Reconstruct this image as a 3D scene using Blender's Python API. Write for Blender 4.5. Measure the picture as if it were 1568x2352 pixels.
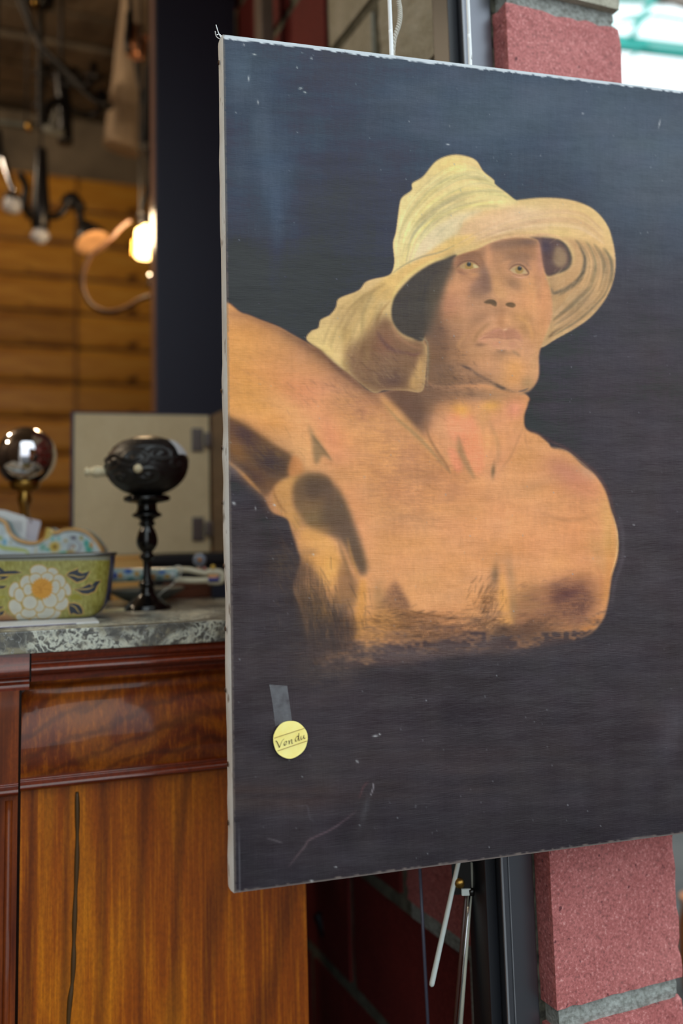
import bpy, bmesh, math, random
import numpy as np
from mathutils import Vector, Matrix

scene = bpy.context.scene
for o in list(bpy.data.objects): bpy.data.objects.remove(o)
COL = scene.collection
# ---------------------------------------------------------------- camera (vertical frame, slightly cropped)
F, CX, CY, CZ = 2150., 784., 974., 1.2
PT, PR = math.atan(.12), math.radians(1.57)
cf = np.array([0, math.cos(PT), math.sin(PT)]); r0 = np.array([1., 0, 0]); u0 = np.array([0, -math.sin(PT), math.cos(PT)])
cr = math.cos(PR)*r0-math.sin(PR)*u0; cu = math.sin(PR)*r0+math.cos(PR)*u0
CC = np.array([0, 0, CZ])
cam = bpy.data.cameras.new('camera'); camo = bpy.data.objects.new('camera', cam); COL.objects.link(camo)
cam.sensor_fit = 'VERTICAL'; cam.sensor_height = 36; cam.lens = 36*F/2352; cam.shift_y = -(1176-CY)/2352; cam.clip_start = .05; cam.clip_end = 200
M = Matrix([[cr[0], cu[0], -cf[0], 0], [cr[1], cu[1], -cf[1], 0], [cr[2], cu[2], -cf[2], CZ], [0, 0, 0, 1]])
camo.matrix_world = M
cam.dof.use_dof = True; cam.dof.focus_distance = 1.07; cam.dof.aperture_fstop = 2.0; cam.dof.aperture_blades = 9
scene.camera = camo
# ---------------------------------------------------------------- overcast daylight
w = bpy.data.worlds.new('world'); scene.world = w; w.use_nodes = True
wn = w.node_tree; wn.nodes.clear()
wo = wn.nodes.new('ShaderNodeOutputWorld'); bg = wn.nodes.new('ShaderNodeBackground'); gc = wn.nodes.new('ShaderNodeTexCoord')
sx = wn.nodes.new('ShaderNodeSeparateXYZ'); rp = wn.nodes.new('ShaderNodeValToRGB')
wn.links.new(gc.outputs['Generated'], sx.inputs[0]); wn.links.new(sx.outputs['Z'], rp.inputs[0]); wn.links.new(rp.outputs[0], bg.inputs[0]); wn.links.new(bg.outputs[0], wo.inputs[0])
rp.color_ramp.elements[0].position = 0; rp.color_ramp.elements[0].color = (.55, .60, .64, 1)
rp.color_ramp.elements[1].position = .6; rp.color_ramp.elements[1].color = (.86, .97, 1, 1)
bg.inputs[1].default_value = 2.1; EXPO = .12
vs = scene.view_settings; vs.view_transform = 'Standard'; vs.look = 'None'; vs.exposure = EXPO; vs.gamma = 1; vs.use_curve_mapping = False

SHEEN = (.78, .87, .93); ILLUM = (.82, .90, .92); BULB = 5.; CEIL = 27.
# ---------------------------------------------------------------- helpers
def ray(x, y): return cf+cr*(x-CX)/F-cu*(y-CY)/F
def at(x, y, Y):
    d = ray(x, y); return CC+d*(Y/d[1])
def onplane(x, y, p, n):
    d = ray(x, y); return CC+d*(((np.asarray(p)-CC)@np.asarray(n))/(d@np.asarray(n)))
def proj(P):
    d = np.asarray(P, float)-CC; z = d@cf
    return CX+F*(d@cr)/z, CY-F*(d@cu)/z
class MB:
    def __init__(s): s.v = []; s.f = []; s.sm = []
    def add(s, v, f, smooth=False):
        n = len(s.v); s.v += [tuple(map(float, p)) for p in v]; s.f += [tuple(i+n for i in q) for q in f]; s.sm += [smooth]*len(f); return s
    def box(s, x0, x1, y0, y1, z0, z1, b=0):
        if b <= 0:
            v = [(x, y, z) for x in (x0, x1) for y in (y0, y1) for z in (z0, z1)]
            return s.add(v, [(0, 1, 3, 2), (4, 6, 7, 5), (0, 4, 5, 1), (2, 3, 7, 6), (0, 2, 6, 4), (1, 5, 7, 3)])
        bm = bmesh.new(); bmesh.ops.create_cube(bm, size=1)
        for q in bm.verts: q.co = Vector(((x0+x1)/2+q.co.x*(x1-x0), (y0+y1)/2+q.co.y*(y1-y0), (z0+z1)/2+q.co.z*(z1-z0)))
        bmesh.ops.bevel(bm, geom=bm.edges[:], offset=b, segments=2, profile=.6, affect='EDGES')
        bm.verts.index_update(); s.add([q.co for q in bm.verts], [[q.index for q in f.verts] for f in bm.faces]); bm.free(); return s
    def prism(s, poly, z0, z1, smooth=False):
        n = len(poly)
        return s.add([(p[0], p[1], z0) for p in poly]+[(p[0], p[1], z1) for p in poly], [tuple(range(n))[::-1], tuple(range(n, 2*n))]+[(i, (i+1) % n, (i+1) % n+n, i+n) for i in range(n)], smooth)
    def lathe(s, prof, c=(0, 0, 0), n=32, ax='z', cap=True):
        v = []
        for r, h in prof:
            for k in range(n):
                a = 2*math.pi*k/n; p = (r*math.cos(a), r*math.sin(a), h)
                if ax == 'x': p = (h, p[0], p[1])
                if ax == 'y': p = (p[0], h, p[1])
                v.append((p[0]+c[0], p[1]+c[1], p[2]+c[2]))
        f = [(i*n+k, i*n+(k+1) % n, (i+1)*n+(k+1) % n, (i+1)*n+k) for i in range(len(prof)-1) for k in range(n)]
        if cap: f += [tuple(range(n))[::-1], tuple(range((len(prof)-1)*n, len(prof)*n))]
        return s.add(v, f, True)
    def tube(s, pts, r, n=10, smooth=True):
        pts = [Vector(p) for p in pts]; m = len(pts); R = r if hasattr(r, '__len__') else [r]*m
        v = []; N = None
        for i, p in enumerate(pts):
            t = (pts[min(i+1, m-1)]-pts[max(i-1, 0)]).normalized()
            if N is None: N = t.orthogonal().normalized()
            N = (N-t*N.dot(t)).normalized(); B = t.cross(N)
            for k in range(n):
                a = 2*math.pi*k/n; v.append(p+(N*math.cos(a)+B*math.sin(a))*R[i])
        f = [(i*n+k, i*n+(k+1) % n, (i+1)*n+(k+1) % n, (i+1)*n+k) for i in range(m-1) for k in range(n)]+[tuple(range(n))[::-1], tuple(range((m-1)*n, m*n))]
        return s.add(v, f, smooth)
    def sphere(s, c, r, n=24, sc=(1, 1, 1)):
        h = n//2; v = [(c[0], c[1], c[2]-r*sc[2])]
        for i in range(1, h):
            a = -math.pi/2+math.pi*i/h
            for k in range(n):
                b = 2*math.pi*k/n; v.append((c[0]+r*sc[0]*math.cos(a)*math.cos(b), c[1]+r*sc[1]*math.cos(a)*math.sin(b), c[2]+r*sc[2]*math.sin(a)))
        v.append((c[0], c[1], c[2]+r*sc[2])); L = len(v)-1
        f = [(0, 1+(k+1) % n, 1+k) for k in range(n)]
        for i in range(h-2): f += [(1+i*n+k, 1+i*n+(k+1) % n, 1+(i+1)*n+(k+1) % n, 1+(i+1)*n+k) for k in range(n)]
        f += [(L, 1+(h-2)*n+k, 1+(h-2)*n+(k+1) % n) for k in range(n)]
        return s.add(v, f, True)
    def build(s, name, mat, parent=None):
        me = bpy.data.meshes.new(name); me.from_pydata(s.v, [], s.f); me.polygons.foreach_set('use_smooth', s.sm); me.materials.append(mat); me.update()
        if any(s.sm) and not all(s.sm): pass
        o = bpy.data.objects.new(name, me); COL.objects.link(o)
        if parent: o.parent = parent
        return o
def tag(o, label=None, cat=None, group=None, kind=None):
    for k, v in (('label', label), ('category', cat), ('group', group), ('kind', kind)):
        if v: o[k] = v
    return o
def thing(name, label, cat, loc=(0, 0, 0), rz=0, group=None, kind=None):
    o = bpy.data.objects.new(name, None); o.empty_display_size = .05; COL.objects.link(o); o.location = loc; o.rotation_euler = (0, 0, rz)
    return tag(o, label, cat, group, kind)
def rel(p, o):                                     # world point -> local frame of a thing
    c, s_ = math.cos(o.rotation_euler[2]), math.sin(o.rotation_euler[2])
    x, y, z = p[0]-o.location[0], p[1]-o.location[1], p[2]-o.location[2]
    return (x*c+y*s_, -x*s_+y*c, z)
def spline(pts, n=8, closed=False): return [tuple(p) for p in Paint.smooth(pts, closed, n)] if len(pts[0]) == 2 else spline3(pts, n)
def spline3(pts, n=8):
    p = [Vector(q) for q in pts]; o = []
    for i in range(len(p)-1):
        a, b, c, d = p[max(i-1, 0)], p[i], p[i+1], p[min(i+2, len(p)-1)]
        for k in range(n):
            t = k/n; o.append(.5*((2*b)+(-a+c)*t+(2*a-5*b+4*c-d)*t*t+(-a+3*b-3*c+d)*t**3))
    o.append(p[-1]); return o
def s2l(c):
    c = np.asarray(c, float); return np.where(c <= .04045, c/12.92, ((c+.055)/1.055)**2.4)
def rgb(r, g, b): return tuple(s2l(np.array([r, g, b])/255.))+(1,)

# ---------------------------------------------------------------- materials
def mat(name, col=(.5, .5, .5, 1), rough=.5, metal=0, spec=.5, **kw):
    m = bpy.data.materials.new(name); m.use_nodes = True; p = m.node_tree.nodes['Principled BSDF']
    p.inputs['Base Color'].default_value = col; p.inputs['Roughness'].default_value = rough; p.inputs['Metallic'].default_value = metal; p.inputs['Specular IOR Level'].default_value = spec
    for k, v in kw.items(): p.inputs[k].default_value = v
    return m
class N:
    def __init__(s, m): s.m = m; s.t = m.node_tree; s.p = s.t.nodes['Principled BSDF']; s.tc = s.t.nodes.new('ShaderNodeTexCoord')
    def new(s, t, **kw):
        n = s.t.nodes.new(t)
        for k, v in kw.items():
            if k in n.inputs: n.inputs[k].default_value = v
            else: setattr(n, k, v)
        return n
    def map(s, scale=(1, 1, 1), rot=(0, 0, 0), src='Object'):
        n = s.new('ShaderNodeMapping'); n.inputs['Scale'].default_value = scale; n.inputs['Rotation'].default_value = rot; s.t.links.new(s.tc.outputs[src], n.inputs[0]); return n.outputs[0]
    def noise(s, vec, scale, detail=4, rough=.55, dist=0):
        n = s.new('ShaderNodeTexNoise', Scale=scale, Detail=detail, Roughness=rough, Distortion=dist); s.t.links.new(vec, n.inputs['Vector']); return n.outputs[0]
    def ramp(s, fac, stops):
        n = s.new('ShaderNodeValToRGB'); e = n.color_ramp.elements
        while len(e) < len(stops): e.new(.5)
        for q, (p, c) in zip(e, stops): q.position = p; q.color = c if len(c) == 4 else (*c, 1)
        s.t.links.new(fac, n.inputs[0]); return n.outputs[0]
    def mix(s, fac, a, b, mode='MIX'):
        n = s.new('ShaderNodeMix', data_type='RGBA', blend_type=mode)
        for i, x in ((0, fac), (6, a), (7, b)):
            if isinstance(x, (int, float, tuple)): n.inputs[i].default_value = x
            else: s.t.links.new(x, n.inputs[i])
        return n.outputs[2]
    def base(s, x): s.t.links.new(x, s.p.inputs['Base Color']); return s
    def bump(s, h, strength=.3, dist=.002):
        n = s.new('ShaderNodeBump', Strength=strength, Distance=dist); s.t.links.new(h, n.inputs['Height'])
        if s.p.inputs['Normal'].links: s.t.links.new(s.p.inputs['Normal'].links[0].from_socket, n.inputs['Normal'])
        s.t.links.new(n.outputs[0], s.p.inputs['Normal']); return s
    def rough(s, x): s.t.links.new(x, s.p.inputs['Roughness']); return s
def wood(name, stops, scale=(1, 1, 1), rough=.35, coat=0, ns=6, bump=.1):
    m = mat(name, rough=rough); n = N(m); v = n.map(scale)
    a = n.noise(v, ns, 6, .6, .6); b = n.noise(v, ns*6, 3, .6)
    n.base(n.mix(.35, n.ramp(a, stops), n.ramp(b, stops))); n.bump(b, bump, .001)
    n.p.inputs['Coat Weight'].default_value = coat; n.p.inputs['Coat Roughness'].default_value = .18
    return m
def attr_mat(name, rough=.5, spec=.5, metal=0):
    m = mat(name, rough=rough, spec=spec, metal=metal); n = N(m); a = n.new('ShaderNodeAttribute', attribute_name='Col'); n.base(a.outputs['Color']); return m, n
def grid_mesh(name, P, colors, m, parent=None, flip=False, smooth=True):
    h, w_ = P.shape[:2]; me = bpy.data.meshes.new(name); nv = h*w_; nf = (h-1)*(w_-1)
    me.vertices.add(nv); me.vertices.foreach_set('co', P.reshape(-1).astype(np.float32))
    i = (np.arange(h-1)[:, None]*w_+np.arange(w_-1)[None]).reshape(-1)
    q = np.stack([i, i+1, i+w_+1, i+w_] if flip else [i, i+w_, i+w_+1, i+1], 1).reshape(-1).astype(np.int32)
    me.loops.add(nf*4); me.loops.foreach_set('vertex_index', q); me.polygons.add(nf)
    me.polygons.foreach_set('loop_start', np.arange(0, nf*4, 4, dtype=np.int32)); me.polygons.foreach_set('use_smooth', np.full(nf, smooth))
    me.update(calc_edges=True); me.validate()
    if colors is not None:
        c = me.color_attributes.new('Col', 'FLOAT_COLOR', 'POINT'); c.data.foreach_set('color', np.concatenate([colors.reshape(-1, 3), np.ones((nv, 1))], 1).reshape(-1).astype(np.float32))
    me.materials.append(m); o = bpy.data.objects.new(name, me); COL.objects.link(o)
    if parent: o.parent = parent
    return o

# ---------------------------------------------------------------- oil painting
class Paint:
    def __init__(s, x0, y0, x1, y1, sc=1):
        s.x0, s.y0, s.sc = x0, y0, sc; s.w, s.h = int((x1-x0)*sc), int((y1-y0)*sc)
        s.a = np.zeros((s.h, s.w, 3), np.float32)
    def noise(s, sx, sy, seed=0, hw=None):
        h, w = hw or (s.h, s.w)
        r = np.random.RandomState(seed)
        gy, gx = max(2, int(h/sy)+3), max(2, int(w/sx)+3)
        g = r.rand(gy, gx).astype(np.float32)
        y = np.arange(h)/sy; x = np.arange(w)/sx
        yi = y.astype(int); xi = x.astype(int); fy = y-yi; fx = x-xi
        fy = (fy*fy*(3-2*fy))[:, None]; fx = (fx*fx*(3-2*fx))[None, :]
        g0 = g[yi]; g1 = g[yi+1]
        a = g0[:, xi]*(1-fx)+g0[:, xi+1]*fx; b = g1[:, xi]*(1-fx)+g1[:, xi+1]*fx
        return a*(1-fy)+b*fy
    @staticmethod
    def smooth(pts, closed, n=6):
        p = np.array(pts, float); N = len(p); out = []
        rg = range(N) if closed else range(N-1)
        for i in rg:
            if closed: a, b, c, d = p[(i-1) % N], p[i], p[(i+1) % N], p[(i+2) % N]
            else: a, b, c, d = p[max(i-1, 0)], p[i], p[i+1], p[min(i+2, N-1)]
            for k in range(n):
                t = k/n
                out.append(.5*((2*b)+(-a+c)*t+(2*a-5*b+4*c-d)*t*t+(-a+3*b-3*c+d)*t**3))
        if not closed: out.append(p[-1])
        return np.array(out)
    @staticmethod
    def blur(m, r):
        r = int(round(r))
        if r < 1: return m
        for _ in range(2):
            for ax in (0, 1):
                c = np.cumsum(np.concatenate([np.zeros_like(np.take(m, [0], ax)), m], ax), ax, dtype=np.float64)
                n = m.shape[ax]; i = np.arange(n)
                hi = np.minimum(i+r+1, n); lo = np.maximum(i-r, 0)
                m = ((np.take(c, hi, ax)-np.take(c, lo, ax))/(2*r+1)).astype(np.float32)
        return m
    def box(s, x0, y0, x1, y1):
        return (max(0, int(x0)), max(0, int(y0)), min(s.w, int(x1)+1), min(s.h, int(y1)+1))
    def mask_poly(s, pts, feather=2, smooth=True):
        q = s.smooth(pts, True) if smooth else np.array(pts, float)
        q = (q-[s.x0, s.y0])*s.sc; feather = feather*s.sc; pad = feather*2+3
        x0, y0, x1, y1 = s.box(q[:, 0].min()-pad, q[:, 1].min()-pad, q[:, 0].max()+pad, q[:, 1].max()+pad)
        h, w = y1-y0, x1-x0
        if h <= 0 or w <= 0: return None
        m = np.zeros((h, w+1), np.float32)
        X0, Y0 = q[:, 0], q[:, 1]; X1, Y1 = np.roll(X0, -1), np.roll(Y0, -1)
        for sub in (.25, .75):
            ys = np.arange(y0, y1)+sub
            c = ((Y0[None] <= ys[:, None]) & (Y1[None] > ys[:, None])) | ((Y1[None] <= ys[:, None]) & (Y0[None] > ys[:, None]))
            r, e = np.nonzero(c)
            xx = X0[e]+(ys[r]-Y0[e])*(X1[e]-X0[e])/(Y1[e]-Y0[e])
            xi = np.clip(np.round(xx-x0).astype(int), 0, w)
            t = np.zeros((h, w+1), np.int32); np.add.at(t, (r, xi), 1)
            m += .5*(np.cumsum(t, 1) % 2)
        m = m[:, :w]
        return (x0, y0, x1, y1), s.blur(m, feather*.8)
    def put(s, box, m, col, alpha, clip=None, tex=None):
        x0, y0, x1, y1 = box
        m = m*alpha
        if clip is not None: m = m*clip[y0:y1, x0:x1]
        if tex is not None: m = m*tex[y0:y1, x0:x1]
        m = m[..., None]
        s.a[y0:y1, x0:x1] = s.a[y0:y1, x0:x1]*(1-m)+np.array(col, np.float32)*m
    def poly(s, pts, col, f=2, al=1, clip=None, tex=None, smooth=True):
        r = s.mask_poly(pts, f, smooth)
        if r: s.put(r[0], r[1], col, al, clip, tex)
    def full_mask(s, pts, f=2, smooth=True):
        o = np.zeros((s.h, s.w), np.float32); r = s.mask_poly(pts, f, smooth)
        x0, y0, x1, y1 = r[0]; o[y0:y1, x0:x1] = r[1]; return o
    def blob(s, cx, cy, rx, ry, col, al=1, ang=0, clip=None, tex=None, p=1):
        cx = (cx-s.x0)*s.sc; cy = (cy-s.y0)*s.sc; rx = rx*s.sc; ry = ry*s.sc; R = 2.3*max(rx, ry)
        b = s.box(cx-R, cy-R, cx+R, cy+R); x0, y0, x1, y1 = b
        if x1 <= x0 or y1 <= y0: return
        X = np.arange(x0, x1)[None]-cx; Y = np.arange(y0, y1)[:, None]-cy
        c, n = math.cos(math.radians(ang)), math.sin(math.radians(ang))
        u = (X*c+Y*n)/rx; v = (-X*n+Y*c)/ry
        s.put(b, np.exp(-((u*u+v*v)**p)).astype(np.float32), col, al, clip, tex)
    def stroke(s, pts, w, col, f=1.5, al=1, clip=None, tex=None, taper=True):
        q = s.smooth(pts, False, 8); n = len(q)
        d = np.gradient(q, axis=0); L = np.hypot(d[:, 0], d[:, 1])+1e-6
        nr = np.stack([-d[:, 1]/L, d[:, 0]/L], 1)
        t = np.linspace(0, 1, n)
        ww = (np.sin(np.pi*np.clip(t, .03, .97))**.6 if taper else np.ones(n))*w*.5
        pp = np.concatenate([q+nr*ww[:, None], (q-nr*ww[:, None])[::-1]])
        s.poly(pp, col, f, al, clip, tex, smooth=False)

    def sample(s, x, y):
        x = np.clip((x-s.x0)*s.sc, 0, s.w-1.01); y = np.clip((y-s.y0)*s.sc, 0, s.h-1.01); xi = x.astype(int); yi = y.astype(int); fx = (x-xi)[..., None]; fy = (y-yi)[..., None]; a = s.a
        return ((a[yi, xi]*(1-fx)+a[yi, xi+1]*fx)*(1-fy)+(a[yi+1, xi]*(1-fx)+a[yi+1, xi+1]*fx)*fy)/255.

def paint_portrait():
    P = Paint(490, 50, 1740, 2090); A = P.a
    yy = (np.arange(P.h)+P.y0)[:, None]; xx = (np.arange(P.w)+P.x0)[None]
    # ground: dark blue-black above, brown-black below
    n1 = P.noise(260, 200, 1); n2 = P.noise(60, 40, 2); n3 = P.noise(200, 14, 4); n4 = P.noise(30, 160, 5)
    warm = np.clip((yy-330)/560.+(n1-.5)*.5-.0002*(xx-500), 0, 1)
    deep = np.clip((yy-1500)/500.+(n1-.5)*.4, 0, 1)
    c0 = np.array([62, 72, 87.]); c1 = np.array([61, 56, 60.]); c2 = np.array([49, 48, 54.])
    base = c0*(1-warm[..., None])+c1*warm[..., None]
    base = base*(1-deep[..., None]*.8)+c2*deep[..., None]*.8
    base = base+((n2-.5)*7+(n3-.5)*6+(n4-.5)*4)[..., None]
    A[:] = base
    # lighter haze on the upper ground: sky sheen on the varnish, painted in
    n5 = P.noise(24, 120, 8); n6 = P.noise(150, 150, 9)
    P.blob(640, 480, 45, 190, (78, 96, 118), .45, -4, tex=.5+n5)
    P.blob(560, 160, 60, 110, (92, 108, 122), .40, -14, tex=.4+n5)
    P.blob(600, 320, 40, 120, (86, 100, 116), .30, 0, tex=.4+n5)
    P.blob(1250, 270, 420, 120, (98, 114, 128), .55, 6, tex=.5+.6*n6)
    P.blob(1520, 430, 160, 180, (98, 110, 120), .45, 0)
    P.blob(1450, 900, 200, 380, (80, 77, 84), .45, 0)
    P.blob(840, 450, 90, 140, (60, 64, 78), .5, 0)
    P.blob(700, 640, 160, 90, (48, 48, 60), .6, 0)
    P.blob(1330, 1500, 220, 120, (60, 60, 66), .4, 0)
    P.blob(1000, 1760, 500, 60, (64, 55, 54), .25, 0, tex=.3+n3)
    P.blob(600, 1830, 260, 30, (76, 58, 50), .30, 0, tex=.3+n3)
    P.blob(1540, 1680, 30, 60, (90, 88, 98), .35, 30)
    P.blob(1150, 1930, 300, 60, (46, 44, 48), .5, 0)
    # ------------------------------------------------------------ body
    BH = None
    body = [(505, 719), (557, 721), (596, 735), (640, 752), (672, 770), (704, 788), (742, 808), (771, 836), (806, 862), (854, 902),
            (930, 890), (1000, 860), (1100, 840), (1206, 905), (1212, 927), (1204, 952), (1204, 978), (1215, 991), (1237, 999), (1260, 1019), (1268, 1029),
            (1304, 1038), (1339, 1070), (1368, 1093), (1390, 1128), (1403, 1172), (1416, 1217), (1419, 1255), (1416, 1284), (1405, 1319), (1400, 1351),
            (1395, 1383), (1384, 1421), (1358, 1453), (1327, 1469), (1279, 1478), (1231, 1486), (1183, 1492), (1126, 1497), (1056, 1505), (990, 1512),
            (946, 1520), (883, 1528), (800, 1535), (740, 1540), (712, 1510), (704, 1463), (691, 1399), (674, 1351), (690, 1290), (682, 1259), (669, 1217), (659, 1192),
            (624, 1176), (604, 1139), (580, 1117), (525, 1063), (505, 1050)]
    P.poly(body, (92, 72, 68), 6, .55)
    B = P.full_mask(body, 3); Bs = P.full_mask(body, 14); kx = np.clip((xx-640)/80., 0, 1)*np.clip((760-xx)/60., 0, 1)*np.clip((yy-1190)/60., 0, 1); B = B*(1-kx)+Bs*np.clip(Bs*2-.6, 0, 1)*kx; ky = np.clip((640-xx)/40., 0, 1)*np.clip((yy-1050)/20., 0, 1)*.7; B = B*(1-ky)+Bs*ky
    low = np.clip((1512-.075*(xx-800)+70*(P.noise(60, 12, 61)-.5)+40*(P.noise(9, 5, 62)-.5)-yy)/62., 0, 1)*np.clip((xx-600+(1600-yy)*.35)/60., 0, 1)
    B = B*low
    nb = P.noise(7, 3, 21); nh = P.noise(26, 2.2, 22); nv = P.noise(2.2, 30, 23); nm = P.noise(80, 60, 24); nf = P.noise(1.8, 1.8, 25)
    dry = np.clip((nh*.5+nb*.35+nf*.35+(P.noise(34, 22, 26)-.5)*.5-.32)*1.7, 0, 1)          # dry-brush mask
    dryv = np.clip((nv*.6+nb*.3+nf*.3+(P.noise(22, 34, 27)-.5)*.5-.32)*1.7, 0, 1)
    b = B[..., None]
    skin = np.array([216, 156, 106.])+((nm-.5)*14+(nf-.5)*7)[..., None]
    A[:] = A*(1-b)+skin*b
    K = dict(clip=B)
    P.blob(560, 860, 90, 150, (222, 158, 88), .75, 0, **K)
    P.blob(620, 760, 120, 22, (176, 128, 86), .45, 22, **K)
    P.blob(760, 850, 130, 26, (150, 112, 88), .55, 38, **K)
    P.blob(730, 870, 120, 40, (196, 142, 104), .6, 30, **K)
    P.blob(830, 950, 40, 110, (168, 118, 94), .6, -38, tex=dry, **K)
    P.blob(890, 900, 60, 22, (120, 92, 78), .6, 30, **K)
    P.blob(690, 905, 70, 45, (228, 148, 108), .6, 30, **K)
    P.blob(760, 1005, 34, 60, (230, 146, 112), .65, -25, **K)
    P.blob(660, 940, 70, 25, (232, 172, 112), .55, 42, **K)
    P.blob(700, 1040, 40, 50, (234, 176, 116), .55, 20, **K)
    P.blob(620, 960, 50, 24, (224, 160, 92), .5, 35, **K)
    P.blob(840, 1030, 80, 50, (224, 158, 104), .5, 10, **K)
    P.blob(920, 1100, 130, 90, (190, 134, 94), .6, 8, tex=dry, **K)
    P.blob(900, 1170, 110, 50, (196, 142, 96), .5, 5, tex=dry, **K)
    P.blob(960, 1010, 70, 90, (204, 144, 104), .5, 0, tex=dry, **K)
    P.blob(820, 1200, 36, 90, (226, 154, 108), .6, -12, **K)
    P.blob(1000, 1260, 120, 60, (224, 160, 104), .4, 0, **K)
    P.blob(900, 1320, 80, 60, (220, 158, 112), .5, 0, **K)
    P.blob(960, 1190, 70, 18, (184, 136, 96), .5, 4, tex=dry, **K)
    P.blob(1060, 1130, 120, 60, (226, 156, 108), .5, 0, **K)
    P.blob(1160, 1220, 180, 70, (224, 158, 112), .6, 0, **K)
    P.blob(1260, 1290, 110, 90, (220, 152, 104), .6, 0, **K)
    P.blob(1330, 1220, 60, 50, (222, 150, 106), .5, 0, **K)
    P.stroke([(519, 722), (560, 724), (600, 738), (650, 760), (704, 792), (760, 832), (806, 870), (860, 912)], 16, (134, 98, 76), 8, .6, **K)
    P.stroke([(640, 755), (704, 790), (760, 830), (806, 868), (870, 920), (930, 975)], 26, (120, 88, 74), 12, .5, **K)
    P.blob(930, 1080, 90, 120, (176, 126, 94), .35, 0, tex=dry, **K)
    P.blob(1010, 1110, 80, 60, (186, 132, 96), .35, 0, tex=dry, **K)
    # right shoulder
    P.blob(1300, 1085, 55, 30, (180, 122, 102), .75, 35, **K)
    P.blob(1350, 1085, 22, 14, (196, 160, 128), .6, 35, **K)
    P.blob(1345, 1120, 50, 30, (206, 134, 100), .6, 20, **K)
    P.blob(1240, 1110, 55, 14, (184, 134, 96), .45, -18, **K)
    P.blob(1330, 1160, 46, 30, (198, 136, 96), .6, 10, tex=dry, **K)
    P.stroke([(1240, 1178), (1290, 1194), (1330, 1194), (1380, 1180)], 7, (176, 126, 90), 4, .5, **K)
    P.blob(1400, 1230, 18, 100, (214, 164, 104), .8, -4, **K)
    P.blob(1398, 1330, 14, 90, (204, 140, 84), .8, 4, **K)
    P.blob(1370, 1270, 14, 60, (196, 146, 98), .5, -20, **K)
    P.stroke([(1372, 1300), (1380, 1330), (1380, 1370), (1372, 1400)], 8, (190, 126, 84), 4, .5, **K)
    # chest shadows
    P.poly([(1190, 1370), (1240, 1345), (1300, 1325), (1350, 1318), (1376, 1340), (1376, 1390), (1352, 1440), (1300, 1462), (1220, 1462), (1170, 1440), (1180, 1400)], (150, 104, 78), 14, .7, **K)
    P.poly([(1262, 1350), (1310, 1338), (1350, 1345), (1358, 1385), (1340, 1425), (1310, 1430), (1280, 1400)], (98, 70, 66), 13, .8, tex=.3+.7*dry, **K)
    P.blob(1300, 1365, 34, 12, (80, 54, 62), .6, -18, **K)
    P.blob(1215, 1380, 40, 44, (150, 116, 84), .6, 10, tex=.4+.6*dry, **K)
    P.blob(1205, 1452, 40, 18, (72, 54, 54), .85, -10, **K)
    P.blob(1155, 1448, 22, 16, (58, 48, 50), .9, 0, **K)
    P.blob(1240, 1430, 80, 20, (88, 66, 58), .6, -22, tex=.3+.7*dry, **K)
    P.blob(1350, 1445, 50, 12, (180, 118, 68), .7, -42, **K)
    P.poly([(1144, 1330), (1156, 1318), (1162, 1340), (1168, 1380), (1178, 1420), (1174, 1436), (1150, 1432), (1146, 1390)], (226, 162, 98), 5, .9, **K)
    P.blob(1136, 1322, 10, 26, (120, 98, 76), .75, 6, **K)
    P.blob(1172, 1318, 10, 40, (170, 132, 98), .6, -8, **K)
    P.blob(1155, 1286, 26, 14, (186, 136, 100), .5, 0, **K)
    P.blob(1120, 1382, 18, 40, (112, 82, 62), .75, 22, tex=.3+.7*dry, **K)
    P.blob(1178, 1400, 10, 34, (150, 118, 84), .6, 0, **K)
    P.blob(1080, 1435, 60, 18, (84, 62, 52), .8, -12, tex=.25+.75*dry, **K)
    P.blob(1000, 1415, 70, 8, (120, 84, 58), .7, 2, tex=.3+.7*dry, **K)
    P.blob(1060, 1400, 60, 20, (170, 112, 70), .5, -14, tex=dry, **K)
    P.blob(960, 1440, 120, 22, (130, 92, 66), .7, 3, tex=.2+.8*dry, **K)
    P.blob(1000, 1462, 200, 12, (70, 56, 52), .8, 0, tex=.4+.6*dry, **K)
    P.blob(1240, 1470, 120, 12, (76, 60, 54), .6, 0, tex=.4+.6*dry, **K)
    # nipple-side shadow, left breast
    P.poly([(905, 1335), (916, 1345), (932, 1372), (944, 1398), (925, 1404), (895, 1402), (872, 1396), (884, 1368)], (104, 76, 66), 7, .9, tex=.55+.45*dry, **K)
    P.blob(870, 1370, 16, 44, (160, 124, 88), .6, 0, **K)
    P.blob(900, 1430, 60, 30, (176, 124, 76), .6, 0, tex=.4+.6*dry, **K)
    P.blob(930, 1412, 60, 12, (112, 80, 60), .6, 12, tex=.4+.6*dry, **K)
    P.blob(962, 1445, 50, 18, (100, 72, 58), .7, 14, tex=.4+.6*dry, **K)
    # armpit and upper arm
    arm = [(529, 958), (560, 975), (596, 998), (634, 1024), (668, 1045), (678, 1062), (668, 1090), (640, 1110), (621, 1133), (604, 1139), (580, 1117), (524, 1063), (505, 1050), (505, 955)]
    P.poly(arm, (112, 82, 60), 6, .9, **K)
    P.blob(560, 1000, 40, 24, (72, 58, 54), .8, 40, **K)
    P.blob(620, 1062, 56, 34, (70, 60, 55), .9, 20, **K)
    P.blob(590, 1100, 22, 24, (92, 68, 56), .7, 0, **K)
    P.blob(560, 1075, 40, 10, (74, 60, 58), .8, 45, **K)
    P.blob(545, 1035, 18, 36, (134, 96, 56), .6, -20, **K)
    P.stroke([(520, 1058), (550, 1082), (580, 1112), (600, 1134)], 7, (192, 140, 88), 2.5, .8)
    P.poly([(672, 1048), (690, 1056), (698, 1080), (690, 1092), (668, 1096), (662, 1080)], (206, 138, 86), 5, .8, **K)
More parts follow.
